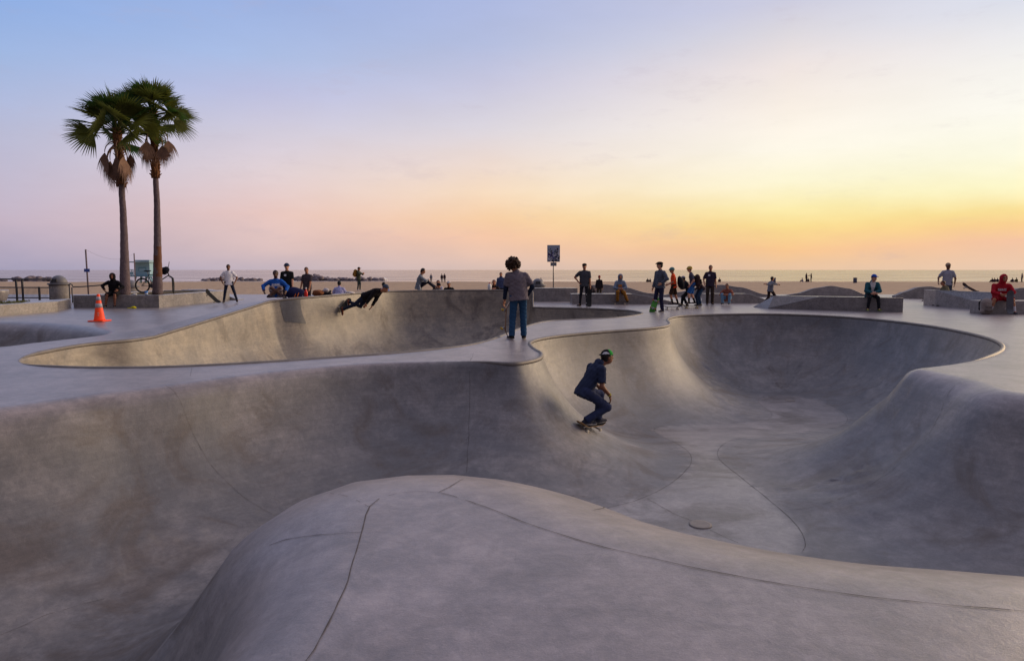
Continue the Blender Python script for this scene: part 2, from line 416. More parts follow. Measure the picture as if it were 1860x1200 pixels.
def depth(k, x, y):
    if k == 0: return 1.55 + .65 * smooth01((y - 9) / 9.0) + .30 * smooth01((-1.5 - x) / 3.0)
    if k == 1: return np.full_like(x, 1.9)
    if k == 2: return np.full_like(x, 1.1)
    return np.full_like(x, 1.3)


def drop(d, H, r, R):
    thm = R_(80)
    th = np.minimum(np.arccos(np.clip(1 - H / (r + R), -1, 1)), thm)
    ext = np.maximum(0, H - (r + R) * (1 - np.cos(th))); w = ext / np.tan(th)
    a = r * np.sin(th); b = a + w; run = b + R * np.sin(th)
    z = np.where(d < a, r - np.sqrt(np.maximum(0, r * r - np.minimum(d, a) ** 2)),
                 np.where(d < b, r * (1 - np.cos(th)) + (d - a) * np.tan(th),
                          H - (R - np.sqrt(np.maximum(0, R * R - np.clip(run - d, 0, R) ** 2)))))
    drop.arc = a
    return np.where(d >= run, H, z), run


def nearest(P, rim):
    n = len(rim); D = np.empty(len(P)); A = np.empty((len(P), 3))
    nxt = np.roll(rim, -1, 0)
    for s in range(0, len(P), 3000):
        p = P[s:s + 3000]
        q = ((p[:, None, 0] - rim[None, :, 0]) ** 2 + (p[:, None, 1] - rim[None, :, 1]) ** 2).argmin(1)
        best = np.full(len(p), 1e9); at_ = np.zeros((len(p), 3))
        for o in (-1, 0):
            i = (q + o) % n; a = rim[i]; b = nxt[i]; ab = b[:, :2] - a[:, :2]
            t = np.clip(((p - a[:, :2]) * ab).sum(1) / np.maximum(1e-12, (ab ** 2).sum(1)), 0, 1)
            d = np.linalg.norm(p - a[:, :2] - ab * t[:, None], axis=1)
            m = d < best; best[m] = d[m]; at_[m] = (a[:, 2:] + (b - a)[:, 2:] * t[:, None])[m]
        D[s:s + 3000] = best; A[s:s + 3000] = at_
    return D, A


def inside(P, rim):
    r = np.zeros(len(P), bool); x1, y1 = rim[:, 0], rim[:, 1]; x2, y2 = np.roll(x1, -1), np.roll(y1, -1)
    for s in range(0, len(P), 3000):
        p = P[s:s + 3000]; py = p[:, 1:2]
        c = (y1 > py) != (y2 > py)
        xi = x1 + (py - y1) * (x2 - x1) / np.where(y2 == y1, 1e-12, y2 - y1)
        r[s:s + 3000] = (np.sum(c & (p[:, :1] < xi), 1) % 2) == 1
    return r


_e = RIMS[1][RIMS[1][:, 2] > .6]; _e = _e[_e[:, 0].argmax()]; XE, YE = _e[0] - .004, _e[1]


def surface(P):
    """height and pour (0 deck, 1 transition with shade in its colour, 2 flat bottom, 3 warm transition) of points on the park's concrete"""
    z = np.zeros(len(P)); tone_zone = np.zeros(len(P)); dk_out = np.ones(len(P)); fl_out = np.zeros(len(P))
    for k, rim in enumerate(RIMS):
        lo, hi = rim[:, :2].min(0) - 3, rim[:, :2].max(0) + 3
        m = np.where(((P > lo) & (P < hi)).all(1))[0]
        if not len(m): continue
        p = P[m]; d, A = nearest(p, rim); ins = inside(p, rim) | (d < 1e-4)
        H = A[:, 0] + depth(k, p[:, 0], p[:, 1]); dz, run = drop(d, H, A[:, 1], A[:, 2])
        zi = A[:, 0] - dz
        if k == 1:
            zo = A[:, 0] * (1 - smooth01((d - .5) / 1.0)) * (p[:, 0] < XE + .008); z[m] = np.where(ins, zi, np.where(zo > 1e-4, np.maximum(z[m], zo), z[m]))
        else: z[m] = np.where(ins, zi, z[m])
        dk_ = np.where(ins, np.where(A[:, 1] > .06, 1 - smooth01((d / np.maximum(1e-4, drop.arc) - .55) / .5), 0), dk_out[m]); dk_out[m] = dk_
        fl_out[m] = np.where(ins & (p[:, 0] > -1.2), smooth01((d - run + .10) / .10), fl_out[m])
        tone_zone[m] = np.where(ins, np.where((d >= run - .004) & (p[:, 0] > -1.2), 2, 3 if k == 1 else 1), tone_zone[m])
    surface.deck = dk_out; surface.floor = fl_out
    return z, tone_zone


pts = []; edges = []
INS = [.012, .03, .06, .1, .15, .21, .28, .36, .45, .55, .66, .78, .9, 1.03, 1.16, 1.3, 1.45, 1.6, 1.76, 1.92, 2.1, 2.3, 2.5, 2.7, 2.95, 3.2, 3.45]
OUTS = [.02, .12, .3, .5, .62, .75, .9, 1.05, 1.2, 1.35, 1.5]
for k, rim in enumerate(RIMS):
    b0 = len(pts); n = len(rim)
    pts += [tuple(q[:2]) for q in rim]; edges += [(b0 + i, b0 + (i + 1) % n) for i in range(n)]
    t = np.roll(rim, -1, 0)[:, :2] - np.roll(rim, 1, 0)[:, :2]; t /= np.maximum(1e-9, np.linalg.norm(t, axis=1))[:, None]
    nin = np.stack([-t[:, 1], t[:, 0]], 1)
    _, run = drop(np.zeros(n), rim[:, 2] + depth(k, rim[:, 0], rim[:, 1]), rim[:, 3], rim[:, 4])
    sets = [(o, 1, 1 if o < .5 else (2 if o < 1.6 else 3)) for o in INS] + [(None, 1, 1)] + [(o, -1, 1 if (k == 1 and o < 1.6) else 2) for o in (OUTS if k == 1 else OUTS[:4])]
    for o, sg, st in sets:
        idx = np.arange(0, n, st); oo = (run[idx] if o is None else np.full(len(idx), o))
        Q = rim[idx, :2] + nin[idx] * (oo * sg)[:, None]
        d, _ = nearest(Q, rim); ok = (d > oo - max(.002, .02 * oo.max())) & (inside(Q, rim) == (sg > 0))
        for k2, r2 in enumerate(RIMS):
            if k2 != k:
                d2, _ = nearest(Q, r2); ok &= (d2 > .05) & ~inside(Q, r2)
        if o is not None and sg > 0: ok &= (oo < run[idx] - .03) | (oo > run[idx] + .03)
        k0_ = len(pts); pts += [tuple(q) for q in Q[ok]]
        if o is None:
            edges += [(k0_ + j, k0_ + j + 1) for j in range(int(ok.sum()) - 1) if np.linalg.norm(Q[ok][j + 1] - Q[ok][j]) < .45]


def grid(x0, x1, y0, y1, s, lo, hi, jit=.25):
    rs = np.random.RandomState(3)
    gx, gy = np.meshgrid(np.arange(x0, x1, s), np.arange(y0, y1, s)); G = np.stack([gx.ravel(), gy.ravel()], 1)
    G += rs.uniform(-jit * s, jit * s, G.shape)
    keep = np.ones(len(G), bool); inn = np.zeros(len(G), bool)
    for rim in RIMS:
        a, b = rim[:, :2].min(0) - 2, rim[:, :2].max(0) + 2
        m = np.where(((G > a) & (G < b)).all(1))[0]
        if len(m):
            d, _ = nearest(G[m], rim); i = inside(G[m], rim); inn[m] |= i; keep[m] &= d > np.where(i, lo, hi)
    return G[keep], inn[keep]


g, i = grid(-17.9, 20, -1.5, 28, .21, 1.1, .3); pts += [tuple(q) for q in g[i]]
g, i = grid(-20, 22, -3, 31, .55, 3.4, .4); pts += [tuple(q) for q in g[~i]]
X0, X1, Y0, Y1 = -60, 60, -30, 42
for x in np.arange(X0, X1 + .1, 3.0):
    for y in np.arange(Y0, Y1 + .1, 3.0):
        if not (-20 < x < 22 and -3 < y < 31): pts.append((x, y))
for xx in (XE, XE + .016):
    prev_ = None
    for yy in np.arange(YE + .03, YE + 1.75, .08):
        pts.append((xx, yy))
        if prev_ is not None: edges.append((prev_, len(pts) - 1))
        prev_ = len(pts) - 1
vs, es, fs, *_ = delaunay_2d_cdt([Vector(p) for p in pts], edges, [], 0, 1e-5, False)
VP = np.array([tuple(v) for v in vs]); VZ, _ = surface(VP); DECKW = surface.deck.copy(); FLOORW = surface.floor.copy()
tri = np.array([tuple(f) for f in fs if len(f) == 3])
# relax the bottoms a little so valleys where two walls meet are trowelled, not creased
e2 = np.vstack([tri[:, [0, 1]], tri[:, [1, 2]], tri[:, [2, 0]]])
dm = np.full(len(VP), 9.0)
for rim in RIMS:
    a, b = rim[:, :2].min(0) - 1, rim[:, :2].max(0) + 1
    m = np.where(((VP > a) & (VP < b)).all(1))[0]; d, _ = nearest(VP[m], rim); dm[m] = np.minimum(dm[m], np.where(inside(VP[m], rim), d, 0))
wgt = np.clip((dm - np.where(VP[:, 1] > 13, .8, 1.25)) / .6, 0, 1) * (dm < 8.9)
deg = np.bincount(e2.ravel(), minlength=len(VP)).astype(float)
for it_ in range(34):
    if it_ == 10: wgt = wgt * (VP[:, 1] > 13)
    acc = np.bincount(e2[:, 0], VZ[e2[:, 1]], len(VP)) + np.bincount(e2[:, 1], VZ[e2[:, 0]], len(VP))
    VZ = VZ + wgt * .6 * (acc / np.maximum(1, deg) - VZ)
cen = VP[tri].mean(1); _, TONE_ZONE = surface(cen)
VTX = np.column_stack([VP, VZ])
BV = BVHTree.FromPolygons([Vector(p) for p in VTX], [tuple(int(q) for q in f) for f in tri])


def hit(u, v):
    d = ray(u, v).normalized(); h = BV.ray_cast(Vector((0, 0, CAM_H)), d, 400)
    return (h[0], h[1] if h[1].z > 0 else -h[1]) if h[0] else (at(u, v), Vector((0, 0, 1)))


def ground(x, y):
    h = BV.ray_cast(Vector((x, y, 5)), Vector((0, 0, -1)), 20)
    return h[0].z if h[0] else 0.0


gverts = [tuple(p) for p in VTX]; gfaces = [tuple(int(q) for q in f) for f in tri]; gmi = [0] * len(gfaces); gp = list(TONE_ZONE)


def ribbon(P3, width, mi, lift=.004, seed=0, gaps=0.0):
    """a joint cut in the concrete, following the surface"""
    rnd = random.Random(seed); P = [P3[0]]
    for p in P3[1:]:
        n = max(1, int((p - P[-1]).length / .06)); a = P[-1].copy()
        for k in range(1, n + 1):
            q = a.lerp(p, k / n); h = BV.find_nearest(q); P.append(h[0] if h[0] else q)
    base = None; off = 0
    for i in range(len(P)):
        t = (P[min(i + 1, len(P) - 1)] - P[max(i - 1, 0)])
        if t.length < 1e-6: continue
        t.normalize(); h = BV.find_nearest(P[i]); nn = h[1] if h[1].z > 0 else -h[1]
        side = t.cross(nn).normalized(); w = .30 * width * (.55 + .9 * rnd.random())
        wob = side * (noise.noise(P[i] * 4.0) * .007)
        a = len(gverts)
        gverts.append(tuple(P[i] + wob + side * w * .5 + nn * lift)); gverts.append(tuple(P[i] + wob - side * w * .5 + nn * lift))
        if base is not None and rnd.random() > gaps:
            gfaces.append((base, base + 1, a + 1, a)); gmi.append(mi); gp.append(0)
        base = a


def rp(*uv): return [hit(u, v)[0] for u, v in uv]


# joints read off the photograph
rimM = RIMS[0]


def rim_joint(k, u0, v0, u1, v1, off=0.0, width=.016, seed=1, gaps=.0):
    """a joint that runs beside the rim between two places"""
    rim = RIMS[k]; a, b = at(u0, v0), at(u1, v1)
    ia = ((rim[:, 0] - a.x) ** 2 + (rim[:, 1] - a.y) ** 2).argmin(); ib = ((rim[:, 0] - b.x) ** 2 + (rim[:, 1] - b.y) ** 2).argmin()
    n = len(rim); idx = [(ia + j) % n for j in range((ib - ia) % n + 1)] if (ib - ia) % n < n / 2 else [(ia - j) % n for j in range((ia - ib) % n + 1)]
    t = np.roll(rim, -1, 0)[:, :2] - np.roll(rim, 1, 0)[:, :2]; t /= np.linalg.norm(t, axis=1)[:, None]
    q = [Vector((rim[i, 0] - (-t[i, 1]) * off, rim[i, 1] - t[i, 0] * off, 0)) for i in idx[::3]]
    q = [Vector((p.x, p.y, ground(p.x, p.y))) for p in q]
    if len(q) > 1: ribbon(q, width, 1, seed=seed, gaps=gaps)


rim_joint(0, 552, 1330, 690, 906, seed=1, width=.018)
rim_joint(0, 690, 906, 797, 894.5, seed=2, width=.009, gaps=.3)
rim_joint(0, 797, 894.5, 2600, 1140, seed=3, width=.017, gaps=.04)
ribbon(rp((656, 967), (610, 970), (560, 974), (520, 979), (490, 990)), .014, 1, seed=4)
ribbon(rp((797, 894), (815, 885), (842, 870)), .014, 1, seed=5)
ribbon(rp((671, 921), (640, 905), (600, 896)), .008, 1, seed=6, gaps=.4)
ribbon(rp((330, 735), (350, 785), (380, 840), (420, 882), (460, 914), (500, 936)), .009, 1, seed=7)
ribbon(rp((300, 700), (318, 712), (330, 735)), .010, 1, seed=8)
ribbon(rp((856, 650), (854, 700), (852, 760), (849, 820), (848, 858)), .016, 1, seed=9)
ribbon(rp((1175, 905), (1225, 933), (1258, 946)), .014, 1, seed=10)
ribbon(rp((1290, 962), (1315, 974), (1342, 986)), .014, 1, seed=11)
ribbon(rp((1420, 927), (1470, 922), (1520, 908), (1580, 882), (1630, 845), (1680, 800), (1710, 745), (1735, 700)), .012, 1, seed=12, gaps=.1)
ribbon(rp((1258, 843), (1285, 843), (1312, 844)), .008, 1, seed=13, gaps=.2)
ribbon(rp((345, 683), (349, 668)), .010, 1, seed=14)
ribbon(rp((857, 652), (860, 640)), .01, 1, seed=15)
rim_joint(0, 1680, 668, 1860, 713, off=.02, seed=16, width=.010, gaps=.2)
rim_joint(0, 1400, 570, 1795, 650, off=.95, seed=17, width=.010, gaps=.1)
# the joints where the flat bottom meets the transitions


def smooth_path(uv, n=6):
    out = []
    for k in range(len(uv) - 1):
        p0, p1, p2, p3 = uv[max(0, k - 1)], uv[k], uv[k + 1], uv[min(len(uv) - 1, k + 2)]
        for q in range(n):
            t = q / n; out.append(tuple(.5 * (2 * p1[i] + (p2[i] - p0[i]) * t + (2 * p0[i] - 5 * p1[i] + 4 * p2[i] - p3[i]) * t * t + (3 * p1[i] - p0[i] - 3 * p2[i] + p3[i]) * t ** 3) for i in (0, 1)))
    return rp(*(out + [uv[-1]]))


JL_ = smooth_path([(1078, 926), (1120, 918), (1165, 905), (1210, 883), (1242, 858), (1256, 838), (1250, 820), (1225, 803), (1198, 790), (1188, 781), (1202, 774), (1260, 771), (1330, 768), (1395, 763)]); ribbon(JL_, .017, 1, seed=30)
JR_ = smooth_path([(1458, 1002), (1463, 985), (1452, 960), (1428, 934), (1390, 902), (1345, 866), (1313, 840), (1303, 823), (1316, 805), (1350, 795), (1420, 788), (1480, 782), (1526, 775)]); ribbon(JR_, .017, 1, seed=31)
JP_ = smooth_path([(1526, 775), (1538, 766), (1536, 753), (1516, 739), (1485, 727), (1445, 719), (1405, 718), (1380, 723), (1378, 731), (1390, 741), (1402, 752), (1395, 763)]); ribbon(JP_, .017, 1, seed=32)
# the flat bottom is a pour of its own inside those joints, light from above put into its paler tone
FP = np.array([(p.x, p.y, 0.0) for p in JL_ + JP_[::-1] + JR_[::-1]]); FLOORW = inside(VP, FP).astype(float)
ribbon(rp((0, 1153), (84, 1116), (160, 1094), (233, 1074)), .010, 1, seed=33, gaps=.35)
# slate panel let into the back wall under the lip
PAN = [[hit(u0 + (u1 - u0) * s, v0 + (v1 - v0) * s)[0] for s in np.linspace(0, 1, 9)] for (u0, v0), (u1, v1) in
       [((508, 547.5), (545.5, 543.2)), ((509.5, 555), (545.5, 551)), ((511, 563), (546.5, 558)), ((513, 571), (548, 566)), ((515, 578), (550.5, 574)), ((517, 583), (554, 582)), ((519, 584), (556, 588))]]
b0 = len(gverts)
for row in PAN:
    for p in row:
        h = BV.find_nearest(p); nn = h[1] if h[1].z > 0 else -h[1]; gverts.append(tuple(p + nn * .008))
for r in range(len(PAN) - 1):
    for c in range(8):
        gfaces.append((b0 + r * 9 + c, b0 + r * 9 + c + 1, b0 + r * 9 + c + 10, b0 + r * 9 + c + 9)); gmi.append(2); gp.append(0)

gm = bpy.data.meshes.new('skatepark_ground'); gm.from_pydata(gverts, [], gfaces); gm.validate()
attr = gm.attributes.new('tone_zone', 'FLOAT', 'FACE'); attr.data.foreach_set('value', np.array(gp[:len(gm.polygons)], np.float32))
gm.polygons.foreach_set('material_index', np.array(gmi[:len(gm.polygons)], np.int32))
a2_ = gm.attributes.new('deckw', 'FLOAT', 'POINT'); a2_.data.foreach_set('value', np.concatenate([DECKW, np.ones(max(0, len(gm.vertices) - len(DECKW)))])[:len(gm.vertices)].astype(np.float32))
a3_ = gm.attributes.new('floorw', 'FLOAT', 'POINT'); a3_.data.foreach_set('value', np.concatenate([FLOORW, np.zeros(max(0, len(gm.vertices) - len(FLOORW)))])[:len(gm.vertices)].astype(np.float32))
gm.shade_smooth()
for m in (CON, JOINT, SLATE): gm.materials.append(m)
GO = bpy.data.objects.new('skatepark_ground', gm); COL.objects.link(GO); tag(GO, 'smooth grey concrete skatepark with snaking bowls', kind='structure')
# crisp edge at the rims
rimset = set()
me_co = np.empty(len(gm.vertices) * 3); gm.vertices.foreach_get('co', me_co)

# coping pipes along the sharp rims
CL = {0: 'steel coping pipe round the rim of the nearest bowl', 1: 'steel coping pipe round the raised tan back bowl', 3: 'short steel coping on the small bowl beyond the red hooded sitter'}
for k in (0, 1):
    rim = RIMS[k]; n = len(rim); sharp = rim[:, 3] < .06
    mb = MB(); start = next(i for i in range(n) if not sharp[i - 1] and sharp[i]) if not sharp.all() else 0
    run_ = []
    for j in range(n + (1 if sharp.all() else 0)):
        i = (start + j) % n
        if sharp[i]: run_.append((rim[i, 0], rim[i, 1], rim[i, 2] - .012))
        elif run_:
            if len(run_) > 4: mb.tube(run_, [.040 * min(1, .1 + q / 28, .1 + (len(run_) - 1 - q) / 28) for q in range(len(run_))], 8)
            run_ = []
    if len(run_) > 4: mb.tube(run_, [.040 * min(1, .1 + q / 28, .1 + (len(run_) - 1 - q) / 28) for q in range(len(run_))], 8)
    tag(mb.build('bowl_coping', COPE), CL[k], 'coping')

# ------------------------------------------------------------------ beach, sea
SAND = mat('beach_sand', srgb(194, 168, 140, .86), rough=.95, spec=.1, var=.10, vscale=.35, bump=.14, bscale=1.7)


def sandz(y): return -.06 + (y - 42) * (-.99 / 108)


def sheet(name, xs, ys, zf, m, kind='structure'):
    vsx = [(x, y, zf(x, y)) for y in ys for x in xs]; nx = len(xs)
    f = [(j * nx + i, j * nx + i + 1, (j + 1) * nx + i + 1, (j + 1) * nx + i) for j in range(len(ys) - 1) for i in range(nx - 1)]
    me = bpy.data.meshes.new(name); me.from_pydata(vsx, [], f); o = link_mesh(name, me, m); tag(o, kind=kind); return o


def sz(x, y):
    z = sandz(y) + .10 * noise.noise(Vector((x * .12, y * .2, 0))) + .05 * noise.noise(Vector((x * .6, y * .6, 3)))
    return z - (.35 if y < 41.5 else .0)


sheet('beach_sand', list(np.arange(-160, 161, 1.6)), list(np.arange(38, 162, 1.6)), sz, SAND)
sheet('ground', [-4000, -60, 60, 4000], [-4000, -30, 39], lambda x, y: -4.0, SAND)
sea_m = bpy.data.materials.new('sea_water'); sea_m.use_nodes = True; t = sea_m.node_tree; b = t.nodes['Principled BSDF']
b.inputs['Base Color'].default_value = (.215, .185, .195, 1); b.inputs['Roughness'].default_value = .12; b.inputs['IOR'].default_value = 1.33
co = N(t, 'ShaderNodeTexCoord')
def wv(scale, st, det=4):
    mpp = N(t, 'ShaderNodeMapping'); mpp.inputs['Scale'].default_value = st; t.links.new(co.outputs['Object'], mpp.inputs[0])
    n = N(t, 'ShaderNodeTexNoise'); n.inputs['Scale'].default_value = scale; n.inputs['Detail'].default_value = det; n.inputs['Roughness'].default_value = .55
    t.links.new(mpp.outputs[0], n.inputs['Vector']); return n.outputs['Fac']
h = M_(t, 'ADD', M_(t, 'MULTIPLY', wv(.05, (.35, 1, 1)), 3.2), M_(t, 'ADD', M_(t, 'MULTIPLY', wv(.35, (.3, 1, 1)), .9), M_(t, 'MULTIPLY', wv(1.8, (.5, 1, 1)), .14)))
bp = N(t, 'ShaderNodeBump'); bp.inputs['Strength'].default_value = 1; bp.inputs['Distance'].default_value = .30
t.links.new(h, bp.inputs['Height']); t.links.new(bp.outputs[0], b.inputs['Normal'])
# broken lines of foam where waves run up the beach
sp_ = N(t, 'ShaderNodeSeparateXYZ'); t.links.new(co.outputs['Object'], sp_.inputs[0])
near = N(t, 'ShaderNodeMapRange'); near.inputs[1].default_value = 330; near.inputs[2].default_value = 150; t.links.new(sp_.outputs[1], near.inputs[0])
fo = N(t, 'ShaderNodeMapRange'); fo.interpolation_type = 'SMOOTHSTEP'; fo.inputs[1].default_value = .56; fo.inputs[2].default_value = .66
t.links.new(M_(t, 'ADD', wv(.11, (.16, 1, 1), 6), M_(t, 'MULTIPLY_ADD', near.outputs[0], .12, -.07)), fo.inputs[0])
c1 = mixc(t, M_(t, 'MULTIPLY', fo.outputs[0], M_(t, 'MULTIPLY', near.outputs[0], .8)), (.215, .185, .195, 1), (.75, .74, .74, 1))
t.links.new(c1, b.inputs['Base Color'])
SEA_Z = -1.0
df = N(t, 'ShaderNodeBsdfDiffuse'); df.inputs['Color'].default_value = (.12, .10, .135, 1)
mx = N(t, 'ShaderNodeMixShader'); rip = N(t, 'ShaderNodeMapRange'); rip.inputs[1].default_value = .40; rip.inputs[2].default_value = .62; rip.inputs[3].default_value = .38; rip.inputs[4].default_value = .0
t.links.new(wv(.14, (.22, 1, 1), 5), rip.inputs[0])
t.links.new(rip.outputs[0], mx.inputs[0]); t.links.new(b.outputs[0], mx.inputs[1]); t.links.new(df.outputs[0], mx.inputs[2]); t.links.new(mx.outputs[0], t.nodes['Material Output'].inputs[0])
sheet('sea', [-9000, -2000, -600, -200, 0, 200, 600, 2000, 9000], [140, 160, 250, 500, 1500, 5000, 15000], lambda x, y: SEA_Z, sea_m)

# ================================================================== people: one skin per body and per garment, grown from a distance field
def nrm(v):
    v = np.asarray(v, float); return v / max(1e-9, np.linalg.norm(v))


def V3(*a): return np.array(a, float)


class Field:
    def __init__(s, cell): s.cell = cell; s.pr = []

    def rc(s, a, b, r1, r2, k=.02, n=None, sc=1.0, cuts=(), op=1):
        a, b = np.asarray(a, float), np.asarray(b, float); R = max(r1, r2) / min(1.0, sc)
        s.pr.append(('rc', np.minimum(a, b) - R, np.maximum(a, b) + R, a, b, r1, r2, k, None if n is None else nrm(n), sc, cuts, op)); return s

    def el(s, c, r, M=None, k=.02, cuts=(), op=1):
        c = np.asarray(c, float); r = np.asarray(r, float); R = r.max()
        s.pr.append(('el', c - R, c + R, c, r, np.eye(3) if M is None else M, k, cuts, op)); return s

    def mesh(s, ripple=0.0):
        cell = s.cell; pad = 3 * cell + .02
        lo = np.min([p[1] for p in s.pr if p[-1] > 0], 0) - pad; hi = np.max([p[2] for p in s.pr if p[-1] > 0], 0) + pad
        dim = np.ceil((hi - lo) / cell).astype(int) + 1
        f = np.full(dim, .5, np.float32)
        for p in s.pr:
            k = p[-5] if p[0] == 'rc' else p[-3]
            i0 = np.clip(((p[1] - lo - k - 3 * cell) / cell).astype(int), 0, dim); i1 = np.clip(((p[2] - lo + k + 3 * cell) / cell).astype(int) + 2, 0, dim)
            if (i1 <= i0).any(): continue
            X = [lo[j] + cell * np.arange(i0[j], i1[j]) for j in range(3)]
            G = np.stack(np.meshgrid(*X, indexing='ij'), -1)
            if p[0] == 'rc':
                _, _, _, a, b, r1, r2, k, n, sc, cuts, op = p
                ab = b - a; L = max(1e-12, ab @ ab); h = np.clip(((G - a) @ ab) / L, 0, 1); q = G - a - h[..., None] * ab
                if n is not None: q = q + n * ((q @ n) * (sc - 1))[..., None]
                d = np.linalg.norm(q, axis=-1) - (r1 + (r2 - r1) * h)
            else:
                _, _, _, c, r, M, k, cuts, op = p
                q = ((G - c) @ M) / r; k0 = np.linalg.norm(q, axis=-1); k1 = np.linalg.norm(q / r, axis=-1)
                d = k0 * (k0 - 1) / np.maximum(k1, 1e-9)
            for cp, cn_ in cuts: d = np.maximum(d, (G - np.asarray(cp)) @ nrm(cn_))
            sl_ = tuple(slice(i0[j], i1[j]) for j in range(3)); cur_f = f[sl_]
            if op > 0:
                hh = np.maximum(k - np.abs(cur_f - d), 0) / max(k, 1e-9); f[sl_] = np.minimum(cur_f, d) - hh * hh * k * .25
            else: f[sl_] = np.maximum(cur_f, -d)
        if ripple:
            X = [lo[j] + cell * np.arange(dim[j]) for j in range(3)]
            A = X[0][:, None, None]; B = X[1][None, :, None]; C_ = X[2][None, None, :]
            f += (ripple * (np.sin(A * 31 + C_ * 47 + np.sin(B * 23) * 2) * np.sin(C_ * 29 - B * 37 + 1.3) + .6 * np.sin(A * 63 - C_ * 71 + B * 55))).astype(np.float32)
        f[0], f[-1] = .5, .5; f[:, 0], f[:, -1] = .5, .5; f[:, :, 0], f[:, :, -1] = .5, .5
        S = f < 0; cs = [(i, j, k) for i in (0, 1) for j in (0, 1) for k in (0, 1)]
        cnt = sum(S[i:dim[0] - 1 + i, j:dim[1] - 1 + j, k:dim[2] - 1 + k].astype(np.int8) for i, j, k in cs)
        act = (cnt > 0) & (cnt < 8); I = np.argwhere(act); idx = np.full(act.shape, -1); idx[act] = np.arange(len(I))
        acc = np.zeros((len(I), 3)); num = np.zeros(len(I))
        for c0 in cs:
            for ax in range(3):
                if c0[ax]: continue
                c1 = list(c0); c1[ax] = 1
                f0 = f[I[:, 0] + c0[0], I[:, 1] + c0[1], I[:, 2] + c0[2]]; f1 = f[I[:, 0] + c1[0], I[:, 1] + c1[1], I[:, 2] + c1[2]]
                m = (f0 < 0) != (f1 < 0); t = f0[m] / (f0[m] - f1[m]); pp = np.tile(np.array(c0, float), (m.sum(), 1)); pp[:, ax] += t
                acc[m] += pp; num[m] += 1
        V = lo + cell * (I + acc / np.maximum(1, num)[:, None]); Q = []
        for ax in range(3):
            a1, a2 = (ax + 1) % 3, (ax + 2) % 3
            s0 = [slice(1, -1)] * 3; s1 = [slice(1, -1)] * 3; s0[ax] = slice(0, -1); s1[ax] = slice(1, None)
            A, B = S[tuple(s0)], S[tuple(s1)]; P = np.argwhere(A != B); st = A[A != B]
            P[:, a1] += 1; P[:, a2] += 1
            def at_(d1, d2):
                q = P.copy(); q[:, a1] += d1; q[:, a2] += d2; return idx[q[:, 0], q[:, 1], q[:, 2]]
            q = np.stack([at_(-1, -1), at_(0, -1), at_(0, 0), at_(-1, 0)], 1)
            q[~st] = q[~st][:, ::-1]; Q.append(q)
        Q = np.vstack(Q); Q = Q[(Q >= 0).all(1)]
        return V, Q


def np_mesh(name, V, Q, mats, parent, mi=None):
    me = bpy.data.meshes.new(name)
    me.vertices.add(len(V)); me.vertices.foreach_set('co', np.ascontiguousarray(V, np.float32).ravel())
    me.loops.add(len(Q) * 4); me.loops.foreach_set('vertex_index', Q.astype(np.int32).ravel())
    me.polygons.add(len(Q)); me.polygons.foreach_set('loop_start', np.arange(0, len(Q) * 4, 4, dtype=np.int32))
    if mi is not None: me.polygons.foreach_set('material_index', mi.astype(np.int32))
    me.update(calc_edges=True); me.validate()
    return link_mesh(name, me, mats, parent)


SKIN = {'pale': mat('skin_fair', srgb(214, 160, 132), rough=.55, var=.04), 'tan': mat('skin_tanned', srgb(178, 120, 90), rough=.55, var=.04), 'brown': mat('skin_brown', srgb(120, 76, 56), rough=.5, var=.05), 'dark': mat('skin_deep_brown', srgb(84, 54, 42), rough=.5, var=.05)}
EYE = mat('eye_and_brow_dark', (.03, .022, .02), rough=.4); LIP = mat('lip_rose', srgb(150, 85, 80), rough=.5)
SOLE = mat('shoe_rubber_white', (.6, .58, .55), rough=.7); PRINT = mat('shirt_print_white', (.68, .68, .70), rough=.8)


def ik(a, t, l1, l2, hint):
    a, t = np.asarray(a, float), np.asarray(t, float); d = t - a; L = np.linalg.norm(d); u = nrm(d)
    if L > (l1 + l2) * .998: t = a + u * (l1 + l2) * .998; L = (l1 + l2) * .998
    L = max(L, abs(l1 - l2) + .02)
    x = (l1 * l1 - l2 * l2 + L * L) / (2 * L); h = math.sqrt(max(0, l1 * l1 - x * x))
    w = np.asarray(hint, float) - u * (np.asarray(hint, float) @ u); w = nrm(w) if np.linalg.norm(w) > 1e-6 else nrm(np.cross(u, V3(1, 0, .1)))
    return a + u * x + w * h, t


